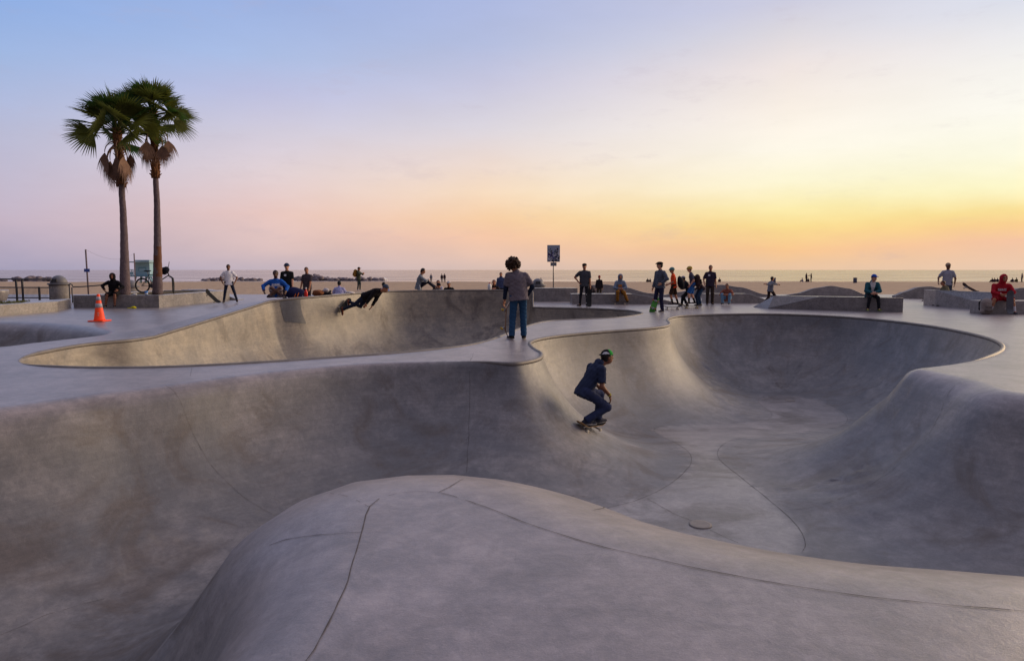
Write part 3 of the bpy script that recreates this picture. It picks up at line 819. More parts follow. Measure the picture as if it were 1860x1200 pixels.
def person(label, loc, yaw, H=1.75, top=('tee', (60, 60, 70)), bottom=('long', (40, 45, 65)), shoe=(40, 38, 40), sock=None, head=('hair', (30, 22, 18)), skin='tan', cell=.014,
           pel=(0, 0, .93), chest=None, hd=None, face=(0, 1, 0), hl=None, hr=None, el_=(-.5, -1, 0), er_=(.5, -1, 0), fl=(-.11, 0, .08), fr=(.11, 0, .08), kl=(-.1, 1, 0), kr=(.1, 1, 0),
           tl=(-.15, 1, 0), tr=(.15, 1, 0), ss=(1, 0, 0), hs=(1, 0, 0), curl=.55, group=None, rot=None, extra=None, wide=1.0, fdl=None, fdr=None):
    P = V3(*pel); C = V3(*chest) if chest is not None else P + V3(0, .0, .49)
    up = nrm(C - P); ss = nrm(ss); hs = nrm(hs); fw = nrm(np.cross(up, ss))
    HC = V3(*hd) if hd is not None else C + up * .195 + fw * .035
    face = nrm(face); hup = nrm(nrm(HC - C) * .6 + V3(0, 0, .6) + up * .3); hup = nrm(hup - face * (hup @ face)); hside = np.cross(face, hup); HM = np.stack([hside, face, hup], 1)
    SL, SR = C - ss * .168 * wide - up * .058, C + ss * .168 * wide - up * .058
    HL_ = V3(*hl) if hl is not None else SL + V3(-.08, .03, -.54); HR_ = V3(*hr) if hr is not None else SR + V3(.08, .03, -.54)
    EL, WL = ik(SL, HL_, .285, .255, el_); ER, WR = ik(SR, HR_, .285, .255, er_)
    JL, JR = P - hs * .09, P + hs * .09
    KL, AL = ik(JL, fl, .435, .42, kl); KR, AR = ik(JR, fr, .435, .42, kr)
    tl, tr = nrm(tl), nrm(tr)
    mt = None
    root = empty('person', loc, yaw)
    if rot is not None: root.matrix_world = rot
    tag(root, label, 'person', group); k_ = H / 1.75

    def put(name, F, mats, mi=None, ripple=0.0):
        if not F.pr: return
        Vv, Q = F.mesh(ripple)
        if len(Q) == 0: return
        m = None
        if mi is not None: m = mi(Vv[Q].mean(1))
        return np_mesh(name, Vv * k_, Q, mats, root, m)
    fr_ = max(.0085, cell * .68)
    # ---- body
    B = Field(cell)
    B.el(HC + hup * .012 - face * .008, (.074, .094, .104), HM).el(HC + face * .022 - hup * .058, (.052, .066, .058), HM, k=.03)
    B.rc(HC + face * .086 + hup * .012, HC + face * .104 - hup * .020, .009, .015, k=.015)
    for sg in (-1, 1):
        B.el(HC + hside * sg * .077 - hup * .004 - face * .012, (.012, .022, .032), HM, k=.008)
        B.el(HC + hside * sg * .032 + face * .084 + hup * .026, (.026, .012, .009), HM, k=.012)
    B.el(HC + face * .088 - hup * .052, (.024, .012, .010), HM, k=.012)
    B.rc(C + up * .0, HC - hup * .06 - face * .012, .060, .054, k=.03)
    B.rc(P + up * .1, C - up * .16, .085, .09, k=.05, n=ss, sc=.68).rc(SL, C - up * .04, .046, .055, k=.04).rc(SR, C - up * .04, .046, .055, k=.04).rc(JL, JR, .075, .075, k=.05)
    for S_, E_, W_, sg, fdd in ((SL, EL, WL, -1, fdl), (SR, ER, WR, 1, fdr)):
        B.rc(S_, E_, .050, .040, k=.03).rc(E_, W_, .041, .028, k=.02)
        fd = nrm(fdd) if fdd is not None else nrm(W_ - E_)
        inn = C + (P - C) * .7 - W_; pn = inn - fd * (inn @ fd)
        pn = nrm(pn) if np.linalg.norm(pn) > .02 else nrm(np.cross(fd, V3(0, 1, .1)))
        sd_ = np.cross(fd, pn) * sg
        if sd_ @ (fw + V3(0, 0, .01)) < 0: sd_ = -sd_
        HMt = np.stack([sd_, pn, fd], 1)
        B.el(W_ + fd * .052, (.042, max(.017, cell * 1.05), .055), HMt, k=.02)
        for q, (off, l) in enumerate(((.030, .040), (.010, .046), (-.011, .043), (-.030, .034))):
            b0_ = W_ + fd * .094 + sd_ * off; d1 = nrm(fd + pn * curl * .7 + sd_ * off * 2.2); b1 = b0_ + d1 * l; d2 = nrm(fd + pn * curl * (2.2 + .25 * q)); b2 = b1 + d2 * l * .85
            B.rc(b0_, b1, fr_ * 1.05, fr_, k=.006).rc(b1, b2, fr_, fr_ * .88, k=.006)
        b0_ = W_ + fd * .030 + sd_ * .034; b1 = b0_ + nrm(fd * .7 + sd_ * .8 + pn * .35) * .04; b2 = b1 + nrm(fd + pn * .5 + sd_ * .1) * .032
        B.rc(b0_, b1, fr_ * 1.3, fr_ * 1.1, k=.012).rc(b1, b2, fr_ * 1.1, fr_, k=.006)
    for J, K, A, td in ((JL, KL, AL, tl), (JR, KR, AR, tr)):
        lt = 1.0 if bottom[0] == 'short' else .80
        B.rc(J, K, .074 * lt, .052 * lt, k=.04)
        cm = K + (A - K) * .3; B.rc(K, cm, .052 * lt, .055 * lt, k=.02).rc(cm, A, .055 * lt, .036, k=.02).rc(A, A + td * .10 - V3(0, 0, .04), .036, .028, k=.02)

    def facemat(c):
        m = np.zeros(len(c)); f_ = (c - HC) @ HM
        if cell < .016:
            e = (np.abs(np.abs(f_[:, 0]) - .032) < .017) & (np.abs(f_[:, 2] - .012) < max(.007, cell * .45)) & (f_[:, 1] > .05)
            br = (np.abs(np.abs(f_[:, 0]) - .034) < .022) & (np.abs(f_[:, 2] - .034) < max(.005, cell * .4)) & (f_[:, 1] > .05)
            m[e | br] = 1; m[(np.abs(f_[:, 0]) < .024) & (np.abs(f_[:, 2] + .053) < max(.007, cell * .45)) & (f_[:, 1] > .05)] = 2
        return m
    put('body', B, [SKIN[skin], EYE, LIP], facemat)
    # ---- top
    kind, tcol = top[0], top[1]; T = Field(cell); hem = -up
    wide_ = .665 / wide
    loose = {'tee': 1.0, 'collar': .92}.get(kind, 1.05)
    T.rc(P + up * .10, C - up * .15, .118 * loose, .124 * loose, k=.05, n=ss, sc=wide_)
    dropd = .10 if kind != 'tee' else .12
    T.rc(P - up * dropd, P + up * .12, .145 * loose, .122 * loose, k=.04, n=hs, sc=.72, cuts=((P - up * dropd, hem),))
    T.rc(SL + ss * .03, C - up * .035, .062, .074, k=.05).rc(SR - ss * .03, C - up * .035, .062, .074, k=.05).rc(C - up * .03, C + up * .030, .078, .060, k=.03)
    for S_, E_, W_ in ((SL, EL, WL), (SR, ER, WR)):
        if kind in ('tee', 'layer', 'collar'):
            e = S_ + (E_ - S_) * .80; T.rc(S_, E_, .070, .066, k=.035, cuts=((e, E_ - S_),))
        else:
            e = E_ + (W_ - E_) * .93
            T.rc(S_, E_, .072, .058, k=.035).rc(E_, W_, .060, .046, k=.03, cuts=((e, W_ - E_),))
            if kind == 'hoodie' or kind == 'sweater': T.rc(e - nrm(W_ - E_) * .03, e, .047, .045, k=.01, cuts=((e, W_ - E_),))
    if kind == 'hoodie':
        if len(top) > 2 and top[2] == 'up':
            T.el(HC - face * .022 + hup * .004, (.112, .122, .138), HM, k=.03).rc(C - fw * .02, HC - hup * .06 - face * .03, .10, .10, k=.04)
            T.el(HC + face * .105 - hup * .004, (.074, .10, .102), HM, k=.005, op=-1)
        else: T.rc(C - ss * .07 - fw * .06 + up * .03, C + ss * .07 - fw * .06 + up * .03, .05, .05, k=.04)
    if kind in ('collar', 'jacket'): T.rc(C + up * .05 - ss * .03, C + up * .05 + ss * .03, .066, .062, k=.02)
    pr = top[3] if len(top) > 3 else None

    def printmat(c):
        m = np.zeros(len(c)); q = c - C; a, b_, d = q @ ss, q @ fw, q @ up
        if pr == 'letters':
            m[(b_ > .05) & (np.abs(d + .16) < .045) & (np.abs(a) < .125) & ((np.abs(((a + .125) / .05) % 1 - .5) < .34) | (np.abs(d + .16) < .013))] = 1
        elif pr == 'script': m[(b_ > .05) & (np.abs(d + .15 - .25 * a) < .026) & (np.abs(a) < .10) & (np.sin(a * 95) > -.55)] = 1
        elif pr == 'logo': m[(b_ > .04) & (np.abs(d + .13) < .035) & (np.abs(a - .06) < .042)] = 1
        elif pr == 'square': m[(b_ > .05) & (np.abs(d + .19) < .06) & (np.abs(a - .01) < .085)] = 1
        elif pr == 'open': m[(b_ > .04) & (np.abs(a) < .045 + .25 * np.maximum(0, d + .2)) & (d > -.40)] = 1
        return m
    pm = PRINT if pr != 'square' else cloth(220, 140, 60, .9)
    nm = {'tee': 'shirt', 'layer': 'shirt', 'long': 'shirt', 'collar': 'shirt', 'hoodie': 'hoodie', 'sweater': 'sweater', 'jacket': 'jacket'}[kind]
    put(nm, T, [cloth(*tcol), pm], printmat, ripple=min(.006, cell * .42))
    if kind == 'layer':
        for S_, E_, W_ in ((SL, EL, WL), (SR, ER, WR)):
            U = Field(cell); e = E_ + (W_ - E_) * .92; U.rc(S_ + (E_ - S_) * .3, E_, .056, .050, k=.02).rc(E_, W_, .050, .041, k=.02, cuts=((e, W_ - E_),))
            put('sleeve', U, [cloth(*top[2])], ripple=.002)
    # ---- bottom
    bk, bcol = bottom[0], bottom[1]; L_ = Field(cell)
    L_.rc(JL, JR, .098, .098, k=.04).rc(P + up * .06, P, .100, .108, k=.04, n=hs, sc=.78, cuts=((P + up * .10, up),))
    for J, K, A in ((JL, KL, AL), (JR, KR, AR)):
        if bk == 'long':
            e = K + (A - K) * 1.02; L_.rc(J, K, .095, .072, k=.04).rc(K, A, .071, .064, k=.025, cuts=((e, A - K),))
        elif bk == 'slim':
            e = K + (A - K) * 1.0; L_.rc(J, K, .090, .062, k=.04).rc(K, A, .062, .048, k=.025, cuts=((e, A - K),))
        else:
            L_.rc(J, K, .102, .094, k=.04, cuts=((K + (K - J) * .02, K - J),))
    put('shorts' if bk == 'short' else 'trousers', L_, [cloth(*bcol)], ripple=min(.006, cell * .42))
    # ---- shoes, socks
    for K, A, td in ((KL, AL, tl), (KR, AR, tr)):
        if np.linalg.norm(A - V3(0, 0, 0)) > 9: continue
        dn = V3(0, 0, -1); sdn = nrm(np.cross(td, dn)); dn = nrm(np.cross(sdn, td)); dn = dn if dn @ V3(0, 0, -1) > 0 else -dn
        S2 = Field(min(cell, .013)); fl_ = A + dn * .075; ct = ((fl_, dn),)
        S2.rc(A - td * .045 + dn * .038, A + td * .06 + dn * .042, .040, .040, k=.02, cuts=ct).rc(A + td * .06 + dn * .045, A + td * .165 + dn * .052, .043, .034, k=.02, cuts=ct).rc(A + dn * .005, A + dn * .03, .046, .044, k=.02)
        put('shoe', S2, [cloth(*shoe), SOLE], lambda c, fl_=fl_, dn=dn: (((fl_ - c) @ dn) < .020).astype(float))
        if sock is not None:
            S3 = Field(cell); e = A + nrm(K - A) * .20; S3.rc(A, e, .042, .052, k=.01, cuts=((e, K - A),)); put('sock', S3, [cloth(*sock)])
    # ---- head
    hk = head[0]; hc = head[1]; X = Field(cell); cutf = (HC + face * .052 + hup * .062, nrm(face * .85 - hup * .55))
    if hk in ('hair', 'cap', 'back_cap', 'flat_cap', 'bucket', 'long_hair'):
        hcol = hc if hk in ('hair', 'long_hair') else (head[2] if len(head) > 2 else (30, 24, 20))
        X.el(HC + hup * .022 - face * .016, (.086, .100, .104), HM, cuts=(cutf,)).el(HC - face * .045 - hup * .035, (.070, .055, .065), HM, k=.02)
        if hk == 'long_hair': X.rc(HC - face * .05, HC - face * .05 - hup * .16, .075, .05, k=.03)
        put('hair', X, [mat('hair_%d_%d_%d' % hcol, srgb(*hcol), rough=.55, spec=.4, var=.25, vscale=60, bump=.004, bscale=90)], ripple=min(.004, cell * .3))
    if hk == 'curly':
        rnd = random.Random(5); X.el(HC + hup * .025 - face * .03, (.118, .124, .122), HM, cuts=((HC + face * .07 + hup * .05, nrm(face * .9 - hup * .45)),))
        for q in range(760):
            d = nrm(V3(rnd.gauss(0, 1), rnd.gauss(0, 1), rnd.gauss(0, 1)))
            if d[2] < -.80 or (d[1] > .6 and d[2] < .35): continue
            rr = rnd.uniform(.112, .158) * (1.08 if d[2] < 0 and d[1] < .3 else 1)
            pt = HC + HM @ (d * V3(1, 1, 1)) * rr + hup * .022 - face * .03
            X.el(pt, (rnd.uniform(.0095, .018),) * 3, None, k=.004)
        put('hair', X, [mat('hair_curly', srgb(*hc), rough=.6, spec=.3, var=.3, vscale=50, bump=.006, bscale=120)])
    W = Field(min(cell, .012)); capcut = ((HC + hup * .040, -hup),); bw = face if hk != 'back_cap' else -face
    if hk in ('cap', 'back_cap'):
        W.el(HC + hup * .035 - face * .008, (.093, .108, .100), HM, cuts=capcut).el(HC + bw * (.125 if hk == 'cap' else .10) + hup * .046, (.070, .075 if hk == 'cap' else .055, .011), HM, k=.008)
        c2 = head[3] if len(head) > 3 else None
        put('cap', W, [cloth(*hc)] + ([cloth(*c2), PRINT] if c2 else []), None if not c2 else (lambda c: np.where(((c - HC) @ face < .005), np.where((np.abs((c - HC) @ hup - .085) < .024) & (np.abs((c - HC) @ nrm(hside - face * .8)) > .07) & ((c - HC) @ nrm(hside - face * .6) > .078), 2, 1), 0)))
    elif hk == 'flat_cap':
        W.el(HC + hup * .066 - face * .004, (.098, .118, .058), HM, cuts=((HC + hup * .036, -hup),)).el(HC + face * .10 + hup * .052, (.070, .060, .014), HM, k=.03); put('cap', W, [cloth(*hc)])
    elif hk == 'bucket':
        W.el(HC + hup * .050, (.094, .106, .088), HM, cuts=((HC + hup * .03, -hup),)).el(HC + hup * .040, (.128, .140, .020), HM, k=.02); put('hat', W, [cloth(*hc)])
    elif hk == 'beanie':
        W.el(HC + hup * .035 - face * .012, (.094, .110, .112), HM, cuts=((HC + hup * .022, -hup + face * .25),)).rc(HC + hup * .03 - face * .01, HC + hup * .055 - face * .01, .094, .094, k=.01, cuts=((HC + hup * .022, -hup + face * .25), (HC + hup * .062, hup - face * .25)))
        put('beanie', W, [cloth(*hc)])
    elif hk == 'helmet':
        W.el(HC + hup * .035 - face * .01, (.112, .134, .122), HM, cuts=((HC + hup * .012, -hup - face * .1),)).el(HC + face * .125 + hup * .035, (.075, .03, .012), HM, k=.02)
        put('helmet', W, [mat('helmet_%d_%d_%d' % hc, srgb(*hc), rough=.35, var=.08)], None)
        X.rc(HC + hside * .08 - hup * .0, HC + face * .02 - hup * .115, .010, .010).rc(HC - hside * .08, HC + face * .02 - hup * .115, .010, .010).el(HC - face * .05 - hup * .03, (.07, .05, .05), HM)
        put('strap', X, [cloth(25, 25, 28)])
    if extra: extra(put, dict(WL=WL, WR=WR, EL=EL, ER=ER, C=C, P=P, HC=HC, AL=AL, AR=AR, up=up, fw=fw, ss=ss))
    root['_s'] = k_
    J_ = dict(WL=WL * k_, WR=WR * k_, C=C * k_, P=P * k_, HC=HC * k_, AL=AL * k_, AR=AR * k_, KL=KL * k_, KR=KR * k_, fw=fw, up=up, ss=ss, root=root)
    del root['_s']
    return J_


def yaw_mat(p, yaw): return Matrix.Translation(Vector(p)) @ Matrix.Rotation(yaw, 4, 'Z')


# ------------------------------------------------------------------ skateboards
GRIP = mat('grip_tape_black', (.028, .028, .03), rough=.95, spec=.1, var=.2, vscale=80); TRUCK = mat('truck_alloy', (.45, .45, .46), rough=.35, metal=.8)


def skateboard(label, M, wood=(150, 100, 55), wheel=(225, 220, 205), grip=True, length=.80, group='skateboards'):
    """deck along local y, grip up, wheels on z = 0"""
    root = empty('skateboard', mat=M); tag(root, label, 'skateboard', group)
    bm = bmesh.new(); ny, nx = 22, 8; top = []; h = length / 2
    for side in (1, 0):
        rows = []
        for j in range(ny + 1):
            y = -h + length * j / ny; e = max(0, abs(y) - (h - .10)); hw = .10 * math.sqrt(max(0.02, 1 - (e / .105) ** 2)); kick = max(0, abs(y) - (h - .17)); z = .098 + kick * .30 + kick * kick * .9
            rows.append([bm.verts.new((hw * (2 * i / nx - 1), y, z + .004 * abs(2 * i / nx - 1) ** 2 + (.011 if side else 0))) for i in range(nx + 1)])
        top.append(rows)
    for s_, rows in enumerate(top):
        for j in range(ny):
            for i in range(nx):
                q = (rows[j][i], rows[j][i + 1], rows[j + 1][i + 1], rows[j + 1][i]); f = bm.faces.new(q if s_ == 0 else q[::-1]); f.material_index = 1 if s_ == 0 and grip else 0; f.smooth = True
    A, B = top
    loop = [(0, i) for i in range(nx + 1)] + [(j, nx) for j in range(1, ny + 1)] + [(ny, i) for i in range(nx - 1, -1, -1)] + [(j, 0) for j in range(ny - 1, 0, -1)]
    for q in range(len(loop)):
        a, b = loop[q], loop[(q + 1) % len(loop)]; bm.faces.new((A[a[0]][a[1]], B[a[0]][a[1]], B[b[0]][b[1]], A[b[0]][b[1]])).material_index = 0
    me = bpy.data.meshes.new('deck'); bm.to_mesh(me); bm.free()
    o = link_mesh('deck', me, [mat('deck_wood_%d_%d_%d' % wood, srgb(*wood), rough=.45, var=.2, vscale=20), GRIP], root, smooth=False)
    wm = mat('wheel_%d_%d_%d' % wheel, srgb(*wheel), rough=.5)
    for sy in (-1, 1):
        y = sy * (h - .19); mb = MB(); mb.box((0, y, .088), (.055, .08, .012)).tube([(-.095, y, .030), (-.05, y, .034), (.05, y, .034), (.095, y, .030)], [.009, .015, .015, .009], 8).tube([(0, y - sy * .03, .085), (0, y, .036)], [.018, .014], 8)
        tk = mb.build('truck', TRUCK, root)
        for sx in (-1, 1):
            w = MB(); pf = [(.010, -.017), (.024, -.017), (.0275, -.010), (.0275, .010), (.024, .017), (.010, .017)]; w.lathe(pf, 14)
            bmesh.ops.rotate(w.bm, matrix=Matrix.Rotation(math.pi / 2, 3, 'Y'), cent=(0, 0, 0), verts=w.bm.verts); bmesh.ops.translate(w.bm, vec=(sx * .09, y, .0275), verts=w.bm.verts)
            w.build('wheel', wm, root)
    return root


def frame(p, y, z):
    """matrix with local y and z near the given directions"""
    z = Vector(z).normalized(); y = Vector(y); y = (y - z * y.dot(z)).normalized(); x = y.cross(z)
    m = Matrix((x, y, z)).transposed().to_4x4(); m.translation = Vector(p); return m


# ------------------------------------------------------------------ the man with curly hair on the platform
p0 = at(940, 616)
p0.z = ground(p0.x, p0.y)
J = person('person with big curly hair in grey T-shirt over navy sleeves and blue jeans', p0, R_(4), 1.77, top=('layer', (112, 104, 112), (34, 44, 66)), bottom=('long', (44, 78, 112)), shoe=(34, 30, 32), head=('curly', (60, 38, 26)), skin='tan', cell=.0095,
           pel=(0.02, 0, .93), chest=(-.02, .03, 1.42), hd=(-.10, .075, 1.585), face=(-.25, 1, -.25), hl=(-.275, .12, .80), hr=(.215, .14, .92), el_=(-.9, -.7, 0), er_=(1, -.4, 0), fl=(-.125, -.02, .08), fr=(.135, 0.02, .08), tl=(-.45, 1, 0), tr=(.2, 1, 0), curl=.9, wide=1.08, fdl=(-.25, .1, -1))
q = at(915.5, 612); q.z = ground(q.x, q.y)
# the board stands on its tail beside him: deck upright, wheels towards the left
skateboard('skateboard with yellow wheels held upright by the curly haired person', frame(q + Vector((-.07, 0, .405)), (0.02, .03, 1), (1, .1, -.05)), wood=(120, 80, 52), wheel=(205, 170, 60))

# ------------------------------------------------------------------ the skater in the near bowl
hp, hn = hit(1070, 779)
hn = (hn * .40 + Vector((0, 0, .60))).normalized(); hp = hp - Vector((0, 0, .02)); bd = Vector((.62, .78, 0)); bd = (bd - hn * bd.dot(hn)).normalized()
skateboard('skateboard under the navy clad skater in the near bowl', frame(hp, bd, hn), wood=(176, 140, 96), wheel=(225, 215, 190))
fy = R_(-64)
fwd = Vector((-math.sin(fy), math.cos(fy), 0)); rgt = Vector((math.cos(fy), math.sin(fy), 0)); SK = 1.76 / 1.75
dk = hp + hn * .115


def loc3(v):                                 # world point -> the skater's own frame
    d = v - dk; return (d.dot(rgt) / SK, d.dot(fwd) / SK, d.z / SK)


fA = dk - bd * .20 + hn * .075; fB = dk + bd * .21 + hn * .075
band_c = cloth(200, 190, 90)


def wrist(put, q):
    F_ = Field(.006); d = nrm(q['WR'] - q['ER']); F_.rc(q['WR'] - d * .03, q['WR'] - d * .012, .036, .035, cuts=((q['WR'] - d * .012, d), (q['WR'] - d * .032, -d)), k=.003); put('wristband', F_, [band_c])


person('person crouching on a skateboard in navy shirt and trousers with green and black cap', dk, fy, 1.76, top=('collar', (44, 52, 76)), bottom=('long', (50, 58, 88)), shoe=(52, 54, 66), head=('back_cap', (40, 150, 60), (24, 20, 18), (30, 32, 36)), skin='brown', cell=.009,
       pel=(.0, -.14, .56), chest=(.02, .115, .985), hd=(.04, .285, 1.115), face=(.12, 1, .02), hr=(.21, .23, .50), hl=(-.26, .32, .56), er_=(.3, -.7, .1), el_=(-1, -.2, 0), fr=loc3(fA), fl=loc3(fB), kr=(.25, 1, .5), kl=(-.25, 1, .5), tr=(.1, 1, -.05), tl=(-.2, 1, .0), curl=.8, extra=wrist, fdr=(-.05, .25, -1))

# ------------------------------------------------------------------ the rider carving along the tan wall of the back bowl
hp2, hn2 = hit(621, 556)
a_ = hit(614, 566)[0]; b_ = hit(634, 541)[0]; bd2 = (b_ - a_); bd2 = (bd2 - hn2 * bd2.dot(hn2)).normalized()
skateboard('skateboard of the rider leaning out from the tan wall', frame(hp2, bd2, hn2), wood=(60, 52, 50), wheel=(220, 210, 190))
hd_pt = atd(695, 524, hp2.y - .25); upv = (hd_pt - hp2).normalized(); down = Vector((.35, -.25, -1)); fdir = (down - upv * down.dot(upv)).normalized(); rdir = fdir.cross(upv)
RM = Matrix((rdir, fdir, upv)).transposed().to_4x4(); base2 = hp2 + hn2 * .11; RM.translation = base2


def loc4(v): d = v - base2; return (d.dot(rdir), d.dot(fdir), d.dot(upv))


fa2, fb2 = base2 - bd2 * .24 + hn2 * .075, base2 + bd2 * .22 + hn2 * .075
toe = fdir - hn2 * fdir.dot(hn2); toe = (toe.dot(rdir), toe.dot(fdir), toe.dot(upv))
la, lb = loc4(fa2), loc4(fb2)
if la[0] > lb[0]: la, lb = lb, la
person('person in black top and dark trousers leaning out almost flat from the tan bowl wall', base2, 0, 1.86, top=('long', (34, 30, 34)), bottom=('slim', (34, 40, 60)), shoe=(110, 62, 44), head=('beanie', (66, 78, 98)), skin='tan', cell=.013, rot=RM,
       pel=(0, .0, .83), chest=(0, .0, 1.32), hd=(0, .02, 1.525), face=(0, .75, .65), hl=(-.16, .36, .80), hr=(.20, .34, .74), el_=(-1, -.3, 0), er_=(1, -.3, 0), fl=la, fr=lb, kl=(-.2, 1, .2), kr=(.2, 1, .2), tl=toe, tr=toe)


# ------------------------------------------------------------------ the others
def stand(u, v, label, yaw, H, z=0.0, y=None, **kw):
    p = at(u, v, z) if y is None else atd(u, v, y)
    if y is not None: p.z = z
    elif z == 0.0: p.z = ground(p.x, p.y)
    return person(label, p, R_(yaw), H, **kw), p


SIT = dict(pel=(0, 0, .10), chest=(0, .10, .575), hd=(0, .17, .76), hl=(-.12, .36, .20), hr=(.12, .36, .20), fl=(-.16, .42, -.36), fr=(.16, .42, -.36), el_=(-1, -.4, -.2), er_=(1, -.4, -.2))


def sit(p, label, yaw, H, seat=.45, **kw):
    d = dict(SIT); k = H / 1.75
    for q in ('fl', 'fr'): d[q] = (d[q][0], d[q][1], -seat / k + .08)
    d.update(kw); return person(label, p, R_(yaw), H, **d)


CR = cloth
# left part
pl = at(200, 558); G_Y = 27.05
sit(Vector((atd(204, 540, G_Y).x, G_Y + .16, .5)), 'person in black hooded top and shorts sitting on the palm planter', 194, 1.72, seat=.5, top=('hoodie', (24, 23, 28), 'up'), bottom=('short', (26, 26, 30)), shoe=(24, 22, 24), head=('none', (0, 0, 0)), skin='brown', hl=(-.24, .36, .22), hr=(.30, .20, .22), fl=(-.12, .46, -.40), fr=(.22, .44, -.40), cell=.014)
stand(417, 550, 'person in white T-shirt and dark jeans standing with legs apart behind the ramped deck', 200, 1.76, top=('tee', (236, 236, 242)), bottom=('slim', (40, 46, 66)), shoe=(30, 30, 34), head=('hair', (26, 22, 22)), skin='brown', hl=(-.26, .10, .93), hr=(.26, .10, .93), el_=(-1, -.5, 0), er_=(1, -.5, 0), fl=(-.33, .1, .08), fr=(.24, 0, .08))
q = at(390, 554)
skateboard('black skateboard tilted up beside the person in the white T-shirt', frame(q + Vector((-.12, 0, .28)), (-.72, 0, .70), (.62, -.45, .64)), wood=(34, 32, 36), wheel=(190, 180, 160))
ls = at(494, 543, .56)
sit(Vector((ls.x, ls.y + .45, .585)), 'person in blue lettered sweatshirt sitting on the raised lip of the bowl', 192, 1.74, seat=.45, top=('sweater', (38, 92, 176), None, 'letters'), bottom=('short', (150, 138, 140)), shoe=(50, 46, 60), head=('hair', (24, 20, 20)), skin='dark', pel=(0, 0, .12), chest=(0, .06, .60), hd=(0, .12, .79), fl=(.18, .46, .09), fr=(-.24, .44, .09), kl=(-1, .3, .9), kr=(1, .3, .9), hl=(-.34, .36, .22), hr=(.36, .28, .24), tl=(-1, .4, 0), tr=(1, .4, 0))
stand(523, 556, 'person in black T-shirt and navy bucket hat standing behind the blue sweatshirt sitter', 194, 1.76, y=26.2, top=('tee', (28, 28, 32), None, 'logo'), bottom=('long', (32, 34, 44)), shoe=(30, 30, 30), head=('bucket', (42, 56, 84)), skin='pale', hl=(-.20, .14, .78), hr=(.22, .10, .80))
stand(559, 556, 'boy in dark grey T-shirt looking to the left behind the bowl lip', 164, 1.62, y=26.6, top=('tee', (74, 66, 72)), bottom=('long', (52, 46, 52)), shoe=(30, 30, 30), head=('hair', (54, 36, 26)), skin='tan', face=(-.5, 1, 0), hl=(-.22, .2, .80), hr=(.24, .14, .82))
pz = atd(616, 531, 30.0)
sit(Vector((pz.x, 30.0, .16)), 'person with black hair in a lilac shirt sitting on the ground seen from behind', 8, 1.72, seat=.16, top=('tee', (172, 172, 214)), bottom=('long', (50, 50, 60)), head=('hair', (18, 16, 18)), skin='tan', fl=(-.2, .6, .0), fr=(.2, .6, .0))
stand(652, 528, 'person with tan backpack standing on the sand beyond the back bowl', -100, 1.82, z=-.1, top=('jacket', (66, 72, 62)), bottom=('slim', (44, 56, 62)), shoe=(220, 215, 210), head=('cap', (52, 58, 56)), skin='tan', hl=(-.1, .36, 1.28), hr=(.1, .36, 1.28), fl=(-.1, .04, .08), fr=(.1, -.06, .08), cell=.016)
pz = atd(697, 527, 30.2)
sit(Vector((pz.x, 30.2, .12)), 'person with black hair and bright blue shirt sitting behind the carving rider', 10, 1.68, seat=.12, top=('tee', (60, 130, 220)), bottom=('long', (40, 40, 50)), head=('hair', (18, 16, 18)), skin='tan', cell=.016, fl=(-.2, .6, .0), fr=(.2, .6, .0))
pz = atd(760, 525, 28.3)
sit(Vector((pz.x, 28.35, .675)), 'person in grey long sleeves sitting sideways on the bowl lip looking at a phone', -84, 1.76, seat=.0, top=('sweater', (124, 130, 138)), bottom=('slim', (38, 40, 54)), shoe=(46, 44, 46), head=('hair', (34, 24, 20)), skin='tan', pel=(0, 0, .11), chest=(0, .10, .58), hd=(0, .19, .765), face=(0, 1, -.5), fl=(-.12, .72, .09), fr=(.12, .66, .09), kl=(-.1, 0, 1), kr=(.1, 0, 1), hl=(-.06, .40, .40), hr=(.06, .40, .40))
pz = atd(783, 525, 31.0)
sit(Vector((pz.x, 31.0, .15)), 'person in dark clothes bending forward behind the phone reader', -60, 1.7, seat=.15, top=('jacket', (52, 44, 42)), bottom=('long', (40, 38, 42)), head=('beanie', (40, 40, 44)), skin='tan', cell=.016, chest=(0, .26, .50), hd=(0, .38, .64), face=(0, 1, -.4), fl=(-.2, .55, .0), fr=(.2, .55, .0))
pz = atd(797, 526, 31.6)
sit(Vector((pz.x, 31.6, .16)), 'person in white T-shirt with folded arms sitting behind the bowl', 176, 1.72, seat=.16, top=('tee', (214, 214, 226)), bottom=('long', (60, 60, 72)), head=('hair', (70, 34, 28)), skin='tan', cell=.016, hl=(.08, .26, .30), hr=(-.08, .28, .32), fl=(-.2, .6, .0), fr=(.2, .6, .0))
pz = atd(816, 526, 31.2)
sit(Vector((pz.x, 31.2, .12)), 'person in black script T-shirt and pale cap sitting behind the bowl', 178, 1.72, seat=.12, top=('tee', (22, 22, 25), None, 'script'), bottom=('long', (40, 40, 46)), head=('cap', (190, 186, 186)), skin='tan', cell=.016, fl=(-.2, .6, .0), fr=(.2, .6, .0))
pz = atd(898, 527, 29.6)
sit(Vector((pz.x, 29.6, .22)), 'person in dark top sitting by the white bottle with hands raised to the mouth', 176, 1.7, seat=.22, top=('jacket', (44, 34, 34)), bottom=('long', (36, 34, 40)), head=('hair', (80, 44, 30)), skin='tan', cell=.016, hl=(-.05, .26, .46), hr=(.05, .26, .46), fl=(-.2, .5, -.1), fr=(.2, .5, -.1))
stand(910, 549, 'person in slate blue jacket standing behind the dark dressed sitter', 172, 1.40, y=31.4, top=('jacket', (70, 80, 112)), bottom=('long', (44, 40, 44)), head=('hair', (60, 36, 28)), skin='tan', cell=.016)
